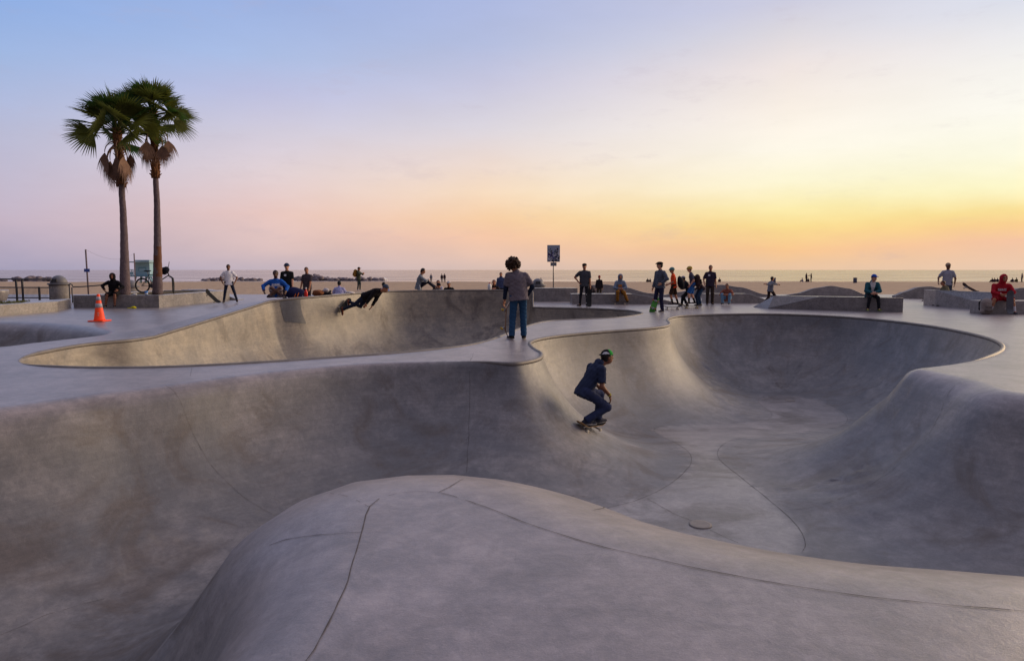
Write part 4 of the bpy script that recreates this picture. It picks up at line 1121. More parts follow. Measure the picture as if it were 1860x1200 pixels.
# the middle group
stand(1061, 556, 'person in black flat cap and grey V-neck T-shirt standing with a hand on the hip', 172, 1.78, top=('tee', (74, 76, 84)), bottom=('slim', (38, 38, 46)), shoe=(30, 28, 30), head=('flat_cap', (26, 24, 28)), skin='tan', face=(-.1, 1, .05), hr=(.24, .04, .99), er_=(1, -.5, .3), hl=(-.25, .06, .82), fr=(.17, .06, .08), fl=(-.12, .02, .08), tr=(.7, 1, 0), tl=(-.3, 1, 0), wide=1.08)
q = at(1068, 557.5)
skateboard('dark skateboard leaning on the legs of the person in the black flat cap', frame(q + Vector((.0, -.14, .32)), (.06, .32, .95), (.15, -.95, .32)), wood=(70, 76, 92), wheel=(180, 175, 170), length=.74)
q = atd(1088, 545, 34.5)
person('child with red beanie and dark top standing behind the low ledge', Vector((q.x, 34.5, 0)), R_(-20), 1.22, top=('long', (44, 38, 42)), bottom=('long', (70, 60, 48)), head=('beanie', (150, 44, 50)), skin='tan', cell=.014)
q = atd(1079, 540, 33.5)
sit(Vector((q.x, 33.5, .28)), 'person in a dark jacket sitting on a pale box behind the ledge', 100, 1.5, seat=.28, top=('jacket', (50, 42, 50)), bottom=('long', (48, 44, 60)), head=('hair', (28, 22, 22)), skin='tan', cell=.016, chest=(0, .2, .48), hd=(0, .3, .62))
LA_Y, LA_Z = 30.0, .44
q = atd(1127, 534, LA_Y)
sit(Vector((q.x, LA_Y + .16, LA_Z + .005)), 'person in grey hoodie and mustard trousers sitting on the low ledge', 176, 1.72, seat=LA_Z, top=('hoodie', (122, 134, 154), 'up', 'square'), bottom=('long', (150, 104, 42)), shoe=(50, 42, 42), head=('none', (0, 0, 0)), skin='tan', fl=(-.30, .40, -.30), fr=(.13, .34, -.30), hl=(-.05, .32, .24), hr=(.05, .33, .24))
q = at(1124, 552.5)
skateboard('skateboard under the feet of the mustard trousers sitter', yaw_mat(Vector((q.x, LA_Y - .42, 0)), R_(88)), wood=(92, 62, 44), wheel=(210, 190, 160))
stand(1198, 566.5, 'man in flat cap and grey sweater looking left with a hand on the hip', 118, 1.80, top=('sweater', (84, 90, 104)), bottom=('long', (42, 43, 70)), shoe=(42, 44, 58), head=('flat_cap', (34, 26, 30)), skin='pale', face=(.5, 1, .0), hl=(-.19, .10, 1.0), el_=(-1, -.35, .2), hr=(.22, .12, .84), fl=(-.12, -.02, .08), fr=(.13, .12, .08), wide=1.06)
q = at(1190, 566)
skateboard('bright green skateboard propped upright against the leg of the man in the grey sweater', frame(q + Vector((-.10, -.30, .29)), (.38, .30, .86), (.20, .94, -.30)), wood=(74, 158, 56), wheel=(190, 60, 60), grip=False, length=.66)
q = at(1221, 562.5)
skateboard('skateboard under the child in the orange top', yaw_mat(q, R_(96)), wood=(80, 74, 74), wheel=(200, 185, 160))
JK, _ = stand(1223, 558, 'child in orange top and teal helmet riding a skateboard to the left', 78, 1.52, z=0.0, top=('tee', (226, 76, 36)), bottom=('short', (58, 42, 34)), shoe=(36, 34, 38), sock=(26, 24, 28), head=('helmet', (84, 128, 122)), skin='tan', pel=(0, 0, 1.02), fl=(-.10, .04, .20), fr=(.11, -.22, .14), hl=(-.12, .26, 1.06), hr=(.12, .26, 1.06), chest=(0, .04, 1.50), hd=(0, .10, 1.70))
q1 = Vector((_.x + .27, _.y - .03, .98)); 
mb = MB(); mb.blob((0, 0, 0), (.13, .16, .27), 3, .2); o = tag(mb.build('drawstring_bag', CR(34, 34, 38), smooth=True), 'black drawstring bag on the back of the child in orange', 'bag', 'bags carried on backs'); o.location = q1; o.rotation_euler = (0, R_(-14), 0)
stand(1247, 556, 'child in grey cap and dark clothes crouching forward between the helmeted children', 70, 1.42, top=('long', (48, 50, 56)), bottom=('long', (30, 30, 36)), shoe=(26, 26, 28), head=('cap', (150, 152, 168)), skin='tan', pel=(0, -.10, .80), chest=(0, .10, 1.24), hd=(0, .20, 1.41), fl=(-.1, -.05, .08), fr=(.12, .26, .08), hl=(-.12, .34, 1.0), hr=(.12, .36, 1.0))
q = at(1256, 560)
skateboard('skateboard under the child in blue shorts', yaw_mat(q, R_(94)), wood=(150, 130, 60), wheel=(196, 176, 70))
JY, py_ = stand(1257, 556.5, 'child in yellow helmet and blue shorts on a skateboard wearing a large backpack', 76, 1.58, top=('tee', (78, 76, 94)), bottom=('short', (44, 98, 168)), shoe=(34, 32, 34), sock=(24, 24, 26), head=('helmet', (190, 160, 56)), skin='pale', pel=(0, -.02, 1.02), chest=(0, .08, 1.49), hd=(0, .15, 1.68), fl=(-.12, .14, .20), fr=(.12, -.12, .20), hl=(-.22, .10, .98), hr=(.22, .12, .96))


def backpack(label, p, yaw, col, s=1.0, tilt=0.0, name='backpack'):
    root = empty(name, p, R_(yaw)); tag(root, label, 'backpack', 'backpacks'); root.scale = (s, s, s); root.rotation_euler[0] = R_(tilt)
    F_ = Field(.016); F_.el((0, 0, .0), (.17, .12, .25)).rc((-.09, 0, -.17), (.09, 0, -.17), .10, .10, k=.05).rc((-.07, 0, .12), (.07, 0, .12), .10, .10, k=.05)
    Vv, Q = F_.mesh(.003); np_mesh('pack_body', Vv, Q, [CR(*col)], root)
    F_ = Field(.016); F_.rc((-.07, -.10, -.12), (.07, -.10, -.12), .07, .07, k=.03).rc((-.06, -.11, -.02), (.06, -.11, -.02), .055, .055, k=.03)
    Vv, Q = F_.mesh(.002); np_mesh('front_pocket', Vv, Q, [CR(*[int(c * .8) for c in col])], root)
    for sx in (-1, 1):
        F_ = Field(.012); F_.rc((sx * .08, .10, .19), (sx * .10, .17, .10), .018, .018).rc((sx * .10, .17, .10), (sx * .11, .15, -.10), .018, .016).rc((sx * .11, .15, -.10), (sx * .10, .08, -.20), .016, .014)
        Vv, Q = F_.mesh(); np_mesh('strap', Vv, Q, [CR(28, 28, 30)], root)
    return root


yw = R_(76); bk = Vector((math.sin(yw), -math.cos(yw), 0))
backpack('large dark maroon backpack worn by the child in the yellow helmet', py_ + bk * .20 + Vector((0, 0, 1.08)), 76, (62, 44, 46), .98, -8)
q = at(652, 528, -.1); yw = R_(-100); bk = Vector((math.sin(yw), -math.cos(yw), 0))
backpack('tan hiking backpack worn by the person on the sand', q + bk * .26 + Vector((0, 0, 1.36)), -100, (140, 106, 50), 1.15, -4)
stand(1270, 553, 'person in maroon top and jeans bending behind the child with the large backpack', 110, 1.5, y=28.6, top=('long', (62, 46, 52)), bottom=('long', (52, 72, 98)), head=('hair', (40, 30, 26)), skin='tan', pel=(0, -.1, .86), chest=(0, .24, 1.20), hd=(0, .40, 1.30), cell=.016, hl=(-.12, .44, .8), hr=(.12, .44, .8))
q = at(1279, 547)
sit(Vector((q.x, 29.2, .10)), 'person with bare arms in a rust top and light blue trousers crouching on the ground', 150, 1.5, seat=.10, top=('tee', (150, 92, 76)), bottom=('long', (120, 160, 190)), shoe=(60, 60, 70), head=('hair', (44, 30, 26)), skin='tan', cell=.015, pel=(0, 0, .22), chest=(0, .14, .66), hd=(0, .22, .84), fl=(-.14, .3, .0), fr=(.16, .32, .0), kl=(-.2, .6, 1), kr=(.2, .6, 1), hl=(-.1, .4, .42), hr=(.1, .4, .42))
stand(1289, 553, 'person in dark T-shirt with white chest print standing at the right of the group', 170, 1.72, top=('tee', (56, 50, 66), None, 'logo'), bottom=('long', (64, 54, 50)), shoe=(40, 36, 36), head=('hair', (34, 26, 24)), skin='tan', hl=(-.25, .04, .82), hr=(.26, .12, .92))
stand(1398, 558, 'boy in grey shirt running with both arms spread out', -75, 1.30, y=29.0, top=('long', (120, 124, 136)), bottom=('long', (58, 46, 46)), head=('hair', (44, 30, 22)), skin='tan', cell=.014, pel=(0, 0, .88), chest=(.0, .06, 1.34), hd=(0, .12, 1.52), hl=(-.15, .62, 1.18), hr=(.25, -.46, 1.22), el_=(0, 0, -1), er_=(0, 0, -1), fl=(-.1, -.32, .16), fr=(.1, .34, .12))
# right part
LDX = at(1596, 541, .505)
sit(Vector((LDX.x, at(1596, 566).y + .30, .51)), 'person in blue cap and teal and white jacket sitting on the ledge with clasped hands', 166, 1.72, seat=.51, top=('jacket', (44, 92, 104), None, 'open'), bottom=('slim', (36, 38, 44)), shoe=(110, 122, 54), head=('cap', (44, 84, 176)), skin='pale', face=(-.55, 1, -.05), chest=(0, .18, .54), hd=(-.02, .28, .72), hl=(-.03, .42, .18), hr=(.03, .42, .18), fl=(-.20, .38, -.42), fr=(.17, .36, -.42), wide=1.05)
q = at(1623, 548)
sit(Vector((q.x, 28.2, .36)), 'boy in olive shirt sitting behind the ledge looking left', 86, 1.5, seat=.36, top=('tee', (120, 112, 86)), bottom=('long', (60, 58, 56)), head=('hair', (70, 46, 32)), skin='tan', cell=.014, chest=(0, .16, .54), hd=(0, .27, .70))
stand(1719, 545, 'person in pale grey T-shirt and tan beanie standing behind the tall ledge', 152, 1.80, y=30.0, top=('tee', (156, 158, 172)), bottom=('long', (72, 82, 96)), head=('beanie', (170, 146, 124)), skin='brown', face=(-.9, 1, 0), hr=(.34, .16, .95), hl=(-.26, .06, .86), el_=(-1, -.7, 0))
q = at(1832, 571)
RS_Y = q.y + .35
sit(Vector((q.x, RS_Y + .12, .45)), 'person in red hooded sweatshirt and white socks sitting with a board between the knees', 160, 1.78, seat=.45, top=('hoodie', (172, 34, 48), 'up', 'letters'), bottom=('short', (160, 34, 46)), shoe=(54, 62, 78), sock=(214, 214, 226), head=('none', (0, 0, 0)), skin='tan', wide=1.28, face=(-.25, 1, -.1), chest=(0, .14, .56), hd=(-.02, .24, .755), fl=(-.34, .38, -.36), fr=(.36, .40, -.36), hl=(-.12, .46, .24), hr=(.10, .46, .22), kl=(-.3, 1, .3), kr=(.3, 1, .3))
skateboard('grey skateboard standing between the knees of the red hooded sitter', frame(Vector((q.x - .10, RS_Y - .46, .405)), (.02, .10, .99), (-.30, -.95, .1)), wood=(86, 86, 92), wheel=(200, 196, 190), grip=False)
backpack('pale grey and black backpack on the ground beside the red hooded sitter', at(1794, 571) + Vector((0, .1, .28)), 8, (150, 138, 132), 1.05)

# ================================================================== ledges, banks and walls of the plaza
def part(name, mb, m, parent, smooth=None): return mb.build(name, m, parent, smooth)


def ledge(label, pts_uv, base_v, z_top, y, depth_, mat_=LEDGE, edge=True, name='concrete_ledge', cat='ledge', skew=0.0, group='concrete ledges'):
    """front outline along x at the depth y: [(u, height factor)]"""
    root = empty(name, (0, 0, 0)); tag(root, label, cat, group)
    xs = [(atd(u, base_v, y).x, f) for u, f in pts_uv]
    out = [(xs[0][0], y, -.03)] + [(x, y, max(.015, z_top * f)) for x, f in xs] + [(xs[-1][0], y, -.03)]
    part('block', MB().prism(out, (skew, depth_, 0), .012), mat_, root)
    if edge:
        mb = MB(); line = [(x, y + .012, max(.015, z_top * f) - .006) for x, f in xs]; mb.tube(line, .016, 6); part('edge', mb, STEEL, root)
    return root


ledge('low grey ledge with a sloping end where the mustard trousers sitter sits', [(1039, 1), (1150, 1), (1180, .72), (1240, .03)], 552, LA_Z, LA_Y, 1.15)
ledge('tall grey block ledge in front of the sign pole', [(962, .86), (972, 1), (1049, 1)], 547, .63, 32.6, 1.2)
ledge('low ledge behind the boy running with a sloping end', [(1283, 1), (1360, 1), (1396, .25), (1404, .03)], 552, .42, 30.9, .8)
# the ledge with the kicker at its end, lying askew
B0, B1 = at(1395, 560.5), at(1640, 567)
root = empty('concrete_ledge'); tag(root, 'long grey ledge with a wedge ramp where the blue cap sitter sits', 'ledge', 'concrete ledges')
e1 = (B1 - B0); e1n = e1.normalized(); fr_t = .40
K1 = B0 + e1 * fr_t
out = [B0 + Vector((0, 0, -.03)), B0 + Vector((0, 0, .012)), K1 + Vector((0, 0, .50)), B1 + Vector((0, 0, .505)), B1 + Vector((0, 0, -.03))]
_bk = [Vector((-.20, 1.1, 0)), Vector((-.20, 1.1, 0)), Vector((-1.3, 1.1, 0)), Vector((-.15, 1.1, 0)), Vector((-.15, 1.1, 0))]
part('block', MB().loft(out, [o_ + b_ for o_, b_ in zip(out, _bk)], .012), LEDGE, root)
part('edge', MB().tube([o_ + Vector((0, .012, -.006)) for o_ in out[1:4]], .016, 6), STEEL, root)
B0, B1, B2 = at(1698, 556), at(1800, 563), at(1850, 567.5)
root = empty('concrete_ledge'); tag(root, 'tall grey ledge in front of the person in the tan beanie', 'ledge', 'concrete ledges')
out = [B0 + Vector((0, 0, -.03)), B0 + Vector((0, 0, .66)), B1 + Vector((0, 0, .66)), B2 + Vector((0, 0, .25)), B2 + Vector((0, 0, -.03))]
part('block', MB().prism(out, (.12, 1.0, 0), .012), LEDGE, root)
part('edge', MB().tube([o_ + Vector((0, .012, -.006)) for o_ in out[1:4]], .016, 6), STEEL, root)
root = empty('concrete_block'); tag(root, 'dark concrete seat block under the person in red', 'seat block')
sx0, sx1 = at(1797, 571).x, at(1905, 571).x
part('block', MB().box(((sx0 + sx1) / 2, RS_Y + .30, .22), (sx1 - sx0, .72, .45), bev=.02), WAVE, root)
root = empty('concrete_box'); tag(root, 'small pale box seat behind the low grey ledge', 'box')
bx = atd(1079, 540, 33.5); part('block', MB().box((bx.x + .25, 33.55, .13), (1.1, .5, .28), bev=.012), LEDGE, root)
root = empty('concrete_step'); tag(root, 'low concrete step under the boy in the olive shirt', 'step')
bx = at(1623, 548); part('block', MB().box((bx.x + .1, 28.3, .17), (.9, .5, .36), bev=.012), LEDGE, root)

# wave walls
def wave_wall(label, keys, y, th=.38):
    root = empty('wave_wall'); tag(root, label, 'wave wall', 'wave shaped concrete walls')
    xs = [atd(u, v, y) for u, v in keys]; out = []
    X = np.array([p.x for p in xs]); Z = np.array([max(.03, p.z) for p in xs])
    for x in np.linspace(X[0], X[-1], int((X[-1] - X[0]) / .18)):
        i = min(len(X) - 2, max(0, np.searchsorted(X, x) - 1)); s = (x - X[i]) / (X[i + 1] - X[i]); s = s * s * (3 - 2 * s) * .7 + s * .3
        out.append((x, y, Z[i] * (1 - s) + Z[i + 1] * s))
    bm = bmesh.new(); rows = []
    for x, yy, z in out: rows.append([bm.verts.new(q) for q in ((x, y, -.05), (x, y, z - .02), (x, y + .02, z), (x, y + th, z), (x, y + th + .02, z - .02), (x, y + th + .02, -.05))])
    for a, b in zip(rows, rows[1:]):
        for k in range(5): bm.faces.new((a[k], b[k], b[k + 1], a[k + 1]))
    bm.faces.new(rows[0]); bm.faces.new(rows[-1][::-1]); bmesh.ops.recalc_face_normals(bm, faces=bm.faces[:])
    me = bpy.data.meshes.new('wall_body'); bm.to_mesh(me); bm.free(); link_mesh('wall_body', me, WAVE, root, smooth=False)
    part('edge', MB().tube([(x, y + .012, z) for x, _, z in out], .018, 6), STEEL, root)


wave_wall('long wavy grey wall with three humps behind the helmeted children', [(1058, 521), (1078, 518), (1097, 517), (1130, 521), (1180, 533), (1207, 536), (1237, 530.5), (1272, 521), (1310, 517.5), (1345, 522), (1390, 535), (1420, 538), (1450, 533), (1485, 523), (1510, 519.5), (1540, 524), (1575, 536), (1592, 538.5)], 38.0)
wave_wall('wavy grey wall with one hump between the boy in olive and the tall ledge', [(1628, 537), (1645, 530), (1672, 521.5), (1690, 520.5), (1706, 523), (1760, 531), (1790, 537)], 36.0)
wave_wall('grey wave wall hump behind the red hooded sitter', [(1822, 537), (1838, 528), (1852, 523.5), (1880, 522), (1930, 528)], 34.0)

# planter with the palms, on the left
PX0, PX1, PY1 = at(139, 558.5).x, at(289, 559).x, 33.5
root = empty('concrete_planter'); tag(root, 'low concrete planter box holding the two palms', 'planter')
mb = MB(); T_ = .34
mb.box(((PX0 + PX1) / 2, G_Y + T_ / 2, .23), (PX1 - PX0, T_, .54), bev=.015).box((PX1 - T_ / 2, (G_Y + T_ + PY1) / 2 + .002, .228), (T_ - .004, PY1 - G_Y - T_, .538), bev=.012).box((PX0 + T_ / 2, (G_Y + T_ + PY1) / 2 + .002, .228), (T_ - .004, PY1 - G_Y - T_, .538), bev=.012)
mb.box(((PX0 + PX1) / 2, PY1 + T_ / 2 + .004, .228), (PX1 - PX0, T_, .538), bev=.012)
part('box_wall', mb, LEDGE, root)
SOIL = mat('planter_soil', srgb(96, 86, 66), rough=.95, spec=.05, var=.2, vscale=5, bump=.03, bscale=12)
bm = bmesh.new(); bmesh.ops.create_grid(bm, x_segments=30, y_segments=40, size=.5)
for v in bm.verts: v.co = Vector(((PX0 + PX1) / 2 + v.co.x * (PX1 - PX0 - .5), (G_Y + PY1) / 2 + v.co.y * (PY1 - G_Y - .3), .46 + .05 * noise.noise(Vector((v.co.x * 9, v.co.y * 9, 1)))))
me = bpy.data.meshes.new('soil'); bm.to_mesh(me); bm.free(); link_mesh('soil', me, SOIL, root)
ledge('tan concrete bank sloping down behind the palm planter', [(330, 1), (372, 1), (390, .86), (410, .5), (432, .06)], 552, .52, 33.9, .8, edge=False, name='concrete_bank', cat='bank', group=None)
# low planter wall at the left edge
root = empty('low_wall'); tag(root, 'low stained concrete wall with grass on top at the far left', 'wall')
A0, A1 = at(-40, 577), at(106, 565.5)
out = [A0 + Vector((0, 0, -.03)), A0 + Vector((0, 0, .37)), A1 + Vector((0, 0, .37)), A1 + Vector((0, 0, -.03))]
part('wall_body', MB().prism(out, (-1.0, 2.3, 0), .02), LEDGE, root)
rnd = random.Random(8); mb = MB()
for q in range(700):
    s, t_ = rnd.random() * .45, rnd.uniform(.25, .8); p = A0.lerp(A1, s) + Vector((-1.0, 2.3, 0)) * t_; h_ = rnd.uniform(.03, .11); a = rnd.uniform(0, 6.28); w = .008
    v0 = mb.bm.verts.new((p.x - w * math.cos(a), p.y - w * math.sin(a), .365)); v1 = mb.bm.verts.new((p.x + w * math.cos(a), p.y + w * math.sin(a), .365)); v2 = mb.bm.verts.new((p.x + rnd.uniform(-.04, .04), p.y + rnd.uniform(-.04, .04), .365 + h_)); mb.bm.faces.new((v0, v1, v2))
g_ = mb.build('grass_tufts', mat('dry_grass_green', srgb(96, 100, 58), rough=.9, var=.2), root); g_['kind'] = 'stuff'
root = empty('concrete_bench'); tag(root, 'pale curved concrete bench end beyond the low stained wall', 'bench')
q = atd(-10, 540, 27.5); part('seat_slab', MB().lathe([(.50, .0), (.52, .02), (.60, .30), (.62, .40), (.60, .44), (.2, .445)], 28, c=(q.x - .15, 27.5, .25)), LEDGE, root); part('foot', MB().lathe([(.40, -.02), (.38, .255)], 24, c=(q.x - .15, 27.5, 0)), LEDGE, root)

# ------------------------------------------------------------------ railing, litter bins, cone
root = empty('railing'); tag(root, 'dark metal railing with thin pickets behind the low stained wall', 'railing')
RY = 31.0
def rpt(u, v): return atd(u, v, RY)
mb = MB()
for v in (506.5, 521.5, 540.5): mb.tube([rpt(-60, v), rpt(93, v + .6)], .033 if v < 510 else .026, 8)
part('rail', mb, DARKSTEEL, root)
for u in (-45, 31, 42, 72):
    p = rpt(u, 541); top_ = rpt(u, 507 if u < 60 else 521); part('post', MB().box((p.x, RY, top_.z / 2), (.075, .06, top_.z + .02), bev=.006), DARKSTEEL, root)
mb = MB()
for k in range(62):
    u = -44 + k * 2.15; a, b = rpt(u, 541), rpt(u, 522 if k % 1 == 0 else 507); mb.box((a.x, RY + .001, (a.z + b.z) / 2), (.009, .009, b.z - a.z))
part('pickets', mb, DARKSTEEL, root)
root = empty('handrail'); tag(root, 'bent tube handrail running from the concrete bin towards the planter', 'handrail')
hy = 31.5; hpt = lambda u, v: atd(u, v, hy)
part('top_rail', MB().tube([hpt(124, 518), hpt(128, 515.5), hpt(131, 517), hpt(132.5, 521), hpt(150, 520.5), hpt(172, 518.8), hpt(192, 517)], .028, 8), DARKSTEEL, root)
for u, v in ((127.5, 517), (132, 522)):
    a, b = hpt(u, 549), hpt(u, v); part('post', MB().tube([(a.x, hy, -.02), (a.x, hy, b.z)], .027, 8), DARKSTEEL, root)
PEB = concrete('pebbled_bin_concrete', (.30, .275, .26, 1), (.22, .20, .19, 1), (.17, .14, .12, 1), rough=.75, sc=3)
DOME = mat('bin_dome_grey', srgb(112, 112, 118), rough=.5, var=.1)


def bin_(label, u, v, y, s=1.0, z=0.0):
    p = atd(u, v, y); root = empty('litter_bin', (p.x, y, z)); tag(root, label, 'litter bin', 'domed litter bins')
    part('drum', MB().lathe([(.38 * s, -.01), (.40 * s, .03), (.40 * s, .80 * s), (.37 * s, .80 * s)], 28), PEB, root)
    part('rim', MB().lathe([(.30 * s, .80 * s), (.45 * s, .80 * s), (.46 * s, .84 * s), (.45 * s, .87 * s), (.30 * s, .87 * s)], 28), DOME, root)
    mb = MB(); mb.lathe([(.345 * s * math.cos(a), (.865 + .36 * math.sin(a)) * s) for a in np.linspace(0, 1.5, 9)], 28); d = part('lid', mb, DOME, root, True)
    fl = MB().box((.0, -.325 * s, 1.0 * s), (.26 * s, .04, .15 * s), bev=.01); f_ = fl.build('flap', mat('bin_flap_dark', (.05, .05, .055), rough=.5), d)


bin_('round pebbled concrete bin with grey dome lid beside the railing', 109, 548, 31.8, 1.02)
bin_('domed bin half hidden behind the palm trunk and bicycle', 238, 530, 39.5, 1.0, -.3)
bin_('domed bin seen behind the block ledge near the sign', 977, 530, 36.5, .95, -.12)
CONEM = mat('cone_orange', srgb(255, 78, 28, 1.15), rough=.5, var=.04)
cp = at(181, 583.5); root = empty('traffic_cone', cp); tag(root, 'orange traffic cone with two pale reflective bands', 'cone'); root.scale = (1.12, 1.12, 1.12)
part('base', MB().box((0, 0, .018), (.40, .40, .034), bev=.012), CONEM, root)
part('body', MB().lathe([(.145, .034), (.13, .06), (.034, .70), (.026, .712)], 28), CONEM, root)
REF = mat('reflective_band_grey', srgb(176, 172, 180), rough=.5)
for z0, z1 in ((.36, .47), (.55, .645)):
    f_ = lambda z: .13 + (z - .06) * (.034 - .13) / .64 + .004
    part('band', MB().lathe([(f_(z0) - .006, z0), (f_(z0), z0 + .001), (f_(z1), z1 - .001), (f_(z1) - .006, z1)], 28), REF, root)
WRITE = mat('cone_writing_pale', srgb(240, 190, 170), rough=.6); mb = MB()
for k, (a, z) in enumerate(((-1.35, .22), (-1.22, .225), (-1.1, .215), (-1.3, .17), (-1.15, .165))):
    r = .13 + (z - .06) * (.034 - .13) / .64 + .003; mb.box((r * math.cos(a), r * math.sin(a), z), (.020, .004, .022), rot=None)
part('writing', mb, WRITE, root)
q = at(243, 560); root = empty('yellow_cap', (q.x, q.y, 0)); tag(root, 'small bright yellow cap lying on the pavement by the planter', 'cap')
mb = MB(); mb.blob((0, 0, .035), (.11, .085, .045), 2, .25); part('crown', mb, CR(226, 214, 30), root, True); part('brim', MB().blob((-.14, -.04, .02), (.10, .08, .014), 4, .1), CR(226, 214, 30), root, True)

# ------------------------------------------------------------------ palms
BARK = mat('palm_trunk_bark', srgb(116, 103, 107), rough=.9, spec=.1, var=.26, vscale=9, bump=.04, bscale=26)
BOOT = mat('palm_leaf_bases_brown', srgb(120, 84, 58), rough=.9, spec=.1, var=.3, vscale=14, bump=.02, bscale=30)
RUST = mat('painted_trunk_rust_orange', srgb(112, 75, 56), rough=.8, var=.25, vscale=5, bump=.02, bscale=22)
FRG = [mat('palm_frond_green', (.050, .115, .024), rough=.45, spec=.4, var=.2, vscale=5), mat('palm_frond_olive', (.11, .13, .024), rough=.5, spec=.35, var=.2, vscale=5)]
FRD = mat('palm_dead_frond_brown', srgb(138, 112, 98), rough=.9, spec=.1, var=.25, vscale=6)


for m_ in FRG:                                   # living fronds let some of the sky's light through
    t = m_.node_tree; p_ = t.nodes['Principled BSDF']; tr_ = N(t, 'ShaderNodeBsdfTranslucent'); t.links.new(p_.inputs['Base Color'].links[0].from_socket, tr_.inputs['Color'])
    mx = N(t, 'ShaderNodeMixShader'); mx.inputs[0].default_value = .45; t.links.new(p_.outputs[0], mx.inputs[1]); t.links.new(tr_.outputs[0], mx.inputs[2]); t.links.new(mx.outputs[0], t.nodes['Material Output'].inputs[0])


def frond(name, parent, base, az_, el0, lp, Rf, m, droop, spread=2.2, nl=30, seed=0, dead=False):
    rnd = random.Random(seed); mb = MB()
    h = Vector((math.cos(az_), math.sin(az_), 0)); pts_ = []; p = Vector(base); e = el0
    for k in range(7):
        pts_.append(p.copy()); d = h * math.cos(e) + Vector((0, 0, math.sin(e))); p = p + d * (lp / 6); e -= droop / 6
    mb.tube(pts_, [.030 - .0026 * k for k in range(7)], 5)
    ax = (pts_[-1] - pts_[-2]).normalized(); side = ax.cross(Vector((0, 0, 1)));
    side = side.normalized() if side.length > .1 else Vector((-math.sin(az_), math.cos(az_), 0)); nr = side.cross(ax).normalized(); o = pts_[-1]
    ro = rnd.uniform(-1.1, 1.1); side = (side * math.cos(ro) + nr * math.sin(ro)).normalized(); nr = side.cross(ax).normalized()
    for k in range(nl):
        a = spread * (k / (nl - 1) - .5); L = Rf * (1 - .20 * abs(a) / (spread / 2)) * rnd.uniform(.88, 1.08); d = ax * math.cos(a) + side * math.sin(a); w_ = d.cross(nr).normalized(); da = spread / (nl - 1) * .5
        rows = []; sag = (.28 if not dead else .5) * rnd.uniform(.6, 1.5)
        for t_ in (.03, .28, .52, .76, 1.0):
            hw = L * t_ * math.tan(da) * 1.25 if t_ <= .52 else L * .52 * math.tan(da) * 1.25 * (1 - (t_ - .52) / .48) + .0015
            c = o + d * (L * t_) + nr * (.05 * abs(a) * t_ * L) - Vector((0, 0, 1)) * (sag * L * max(0, t_ - .35) ** 2)
            if dead: c += (Vector((0, 0, -1)) - d) * (.25 * t_ * t_ * L) * .6
            rows.append((mb.bm.verts.new(c - w_ * hw), mb.bm.verts.new(c + nr * hw * .45), mb.bm.verts.new(c + w_ * hw)))
        for A, B in zip(rows, rows[1:]):
            for q in (0, 1): mb.bm.faces.new((A[q], A[q + 1], B[q + 1], B[q]))
    return mb.build(name, m, parent)


def palm(label, base, top, r0, r1, boots, seed, skirt, rust=None, lean_crown=(0, 0)):
    rnd = random.Random(seed); root = empty('palm_tree', base); tag(root, label, 'palm tree', 'palms in the planter'); V = top - base; n = 60; pts_ = []; rr = []
    for k in range(n + 1):
        t_ = k / n; p = V * t_ + Vector((math.sin(t_ * 3.1) * .06 + .015 * noise.noise(Vector((t_ * 9, seed, 0))), .03 * math.sin(t_ * 4), 0)); r = r0 * (1 - t_) ** 3 * .45 + r1 * (1 + .35 * (1 - t_)); r *= 1 + .025 * math.sin(k * 2.1) + .02 * noise.noise(Vector((k * .7, seed, 2)))
        pts_.append(p); rr.append(r)
    nb = int(n * (1 - boots)); tr = MB().tube(pts_[:nb + 1], rr[:nb + 1], 18)
    if rust:
        for f in tr.bm.faces:
            z = f.calc_center_median().z
            cc = f.calc_center_median()
            if rust[0] < z < rust[1] and noise.noise(cc * 4.0) + (cc.x - V.x * z / V.z) * 3.2 - abs(z - .5 * (rust[0] + rust[1])) * .45 > -.12: f.material_index = 1
    tk = tr.build('trunk', [BARK, RUST], root, True)
    bt = MB().tube(pts_[nb:], [q * 1.30 for q in rr[nb:]], 18)
    for k in range(150):                          # stubs of cut leaves, crossing round the upper trunk
        t_ = rnd.uniform(0, 1); i = nb + t_ * (n - nb); p = pts_[min(n, int(i))]; a = k * 2.399; h = Vector((math.cos(a), math.sin(a), 0)); r = rr[min(n, int(i))]
        bt.tube([p + h * r * 1.1 - Vector((0, 0, .10)), p + h * (r * 1.35) + Vector((0, 0, .02)), p + h * (r * 1.35 + .08 * rnd.uniform(.4, 1.3)) + Vector((0, 0, .09))], [.05, .04, .012], 5)
    bt.build('leaf_bases', BOOT, root, True)
    c = pts_[-1]; K_ = lean_crown[2]
    for k in range(42):
        t_ = k / 41; a = k * 2.399 + rnd.uniform(-.25, .25); e = R_(86) * (1 - t_) ** .85 + R_(2) * t_ + rnd.uniform(-.14, .14)
        frond('frond', root, c + Vector((math.cos(a), math.sin(a), 0)) * .06 - Vector((0, 0, .30 * t_)), a, e, rnd.uniform(.80, 1.10) * (.62 + .45 * t_) * K_, rnd.uniform(1.05, 1.30) * K_, FRG[1 if rnd.random() < .25 + .45 * t_ else 0], rnd.uniform(.2, .5) + .25 * t_, 2.3, 24, seed * 100 + k)
    for k in range(skirt):
        a = k * 2.399 + rnd.uniform(-.4, .4) + (math.pi if seed == 3 and k % 2 else 0); e = R_(-20) - rnd.uniform(0, .5)
        frond('dead_frond', root, c + Vector((math.cos(a), math.sin(a), 0)) * .10 - Vector((0, 0, .50 + .45 * rnd.random())), a, e, rnd.uniform(.60, .85), rnd.uniform(.80, 1.02) * K_, FRD, rnd.uniform(1.1, 1.5), 1.5, 18, seed * 100 + 60 + k, True)


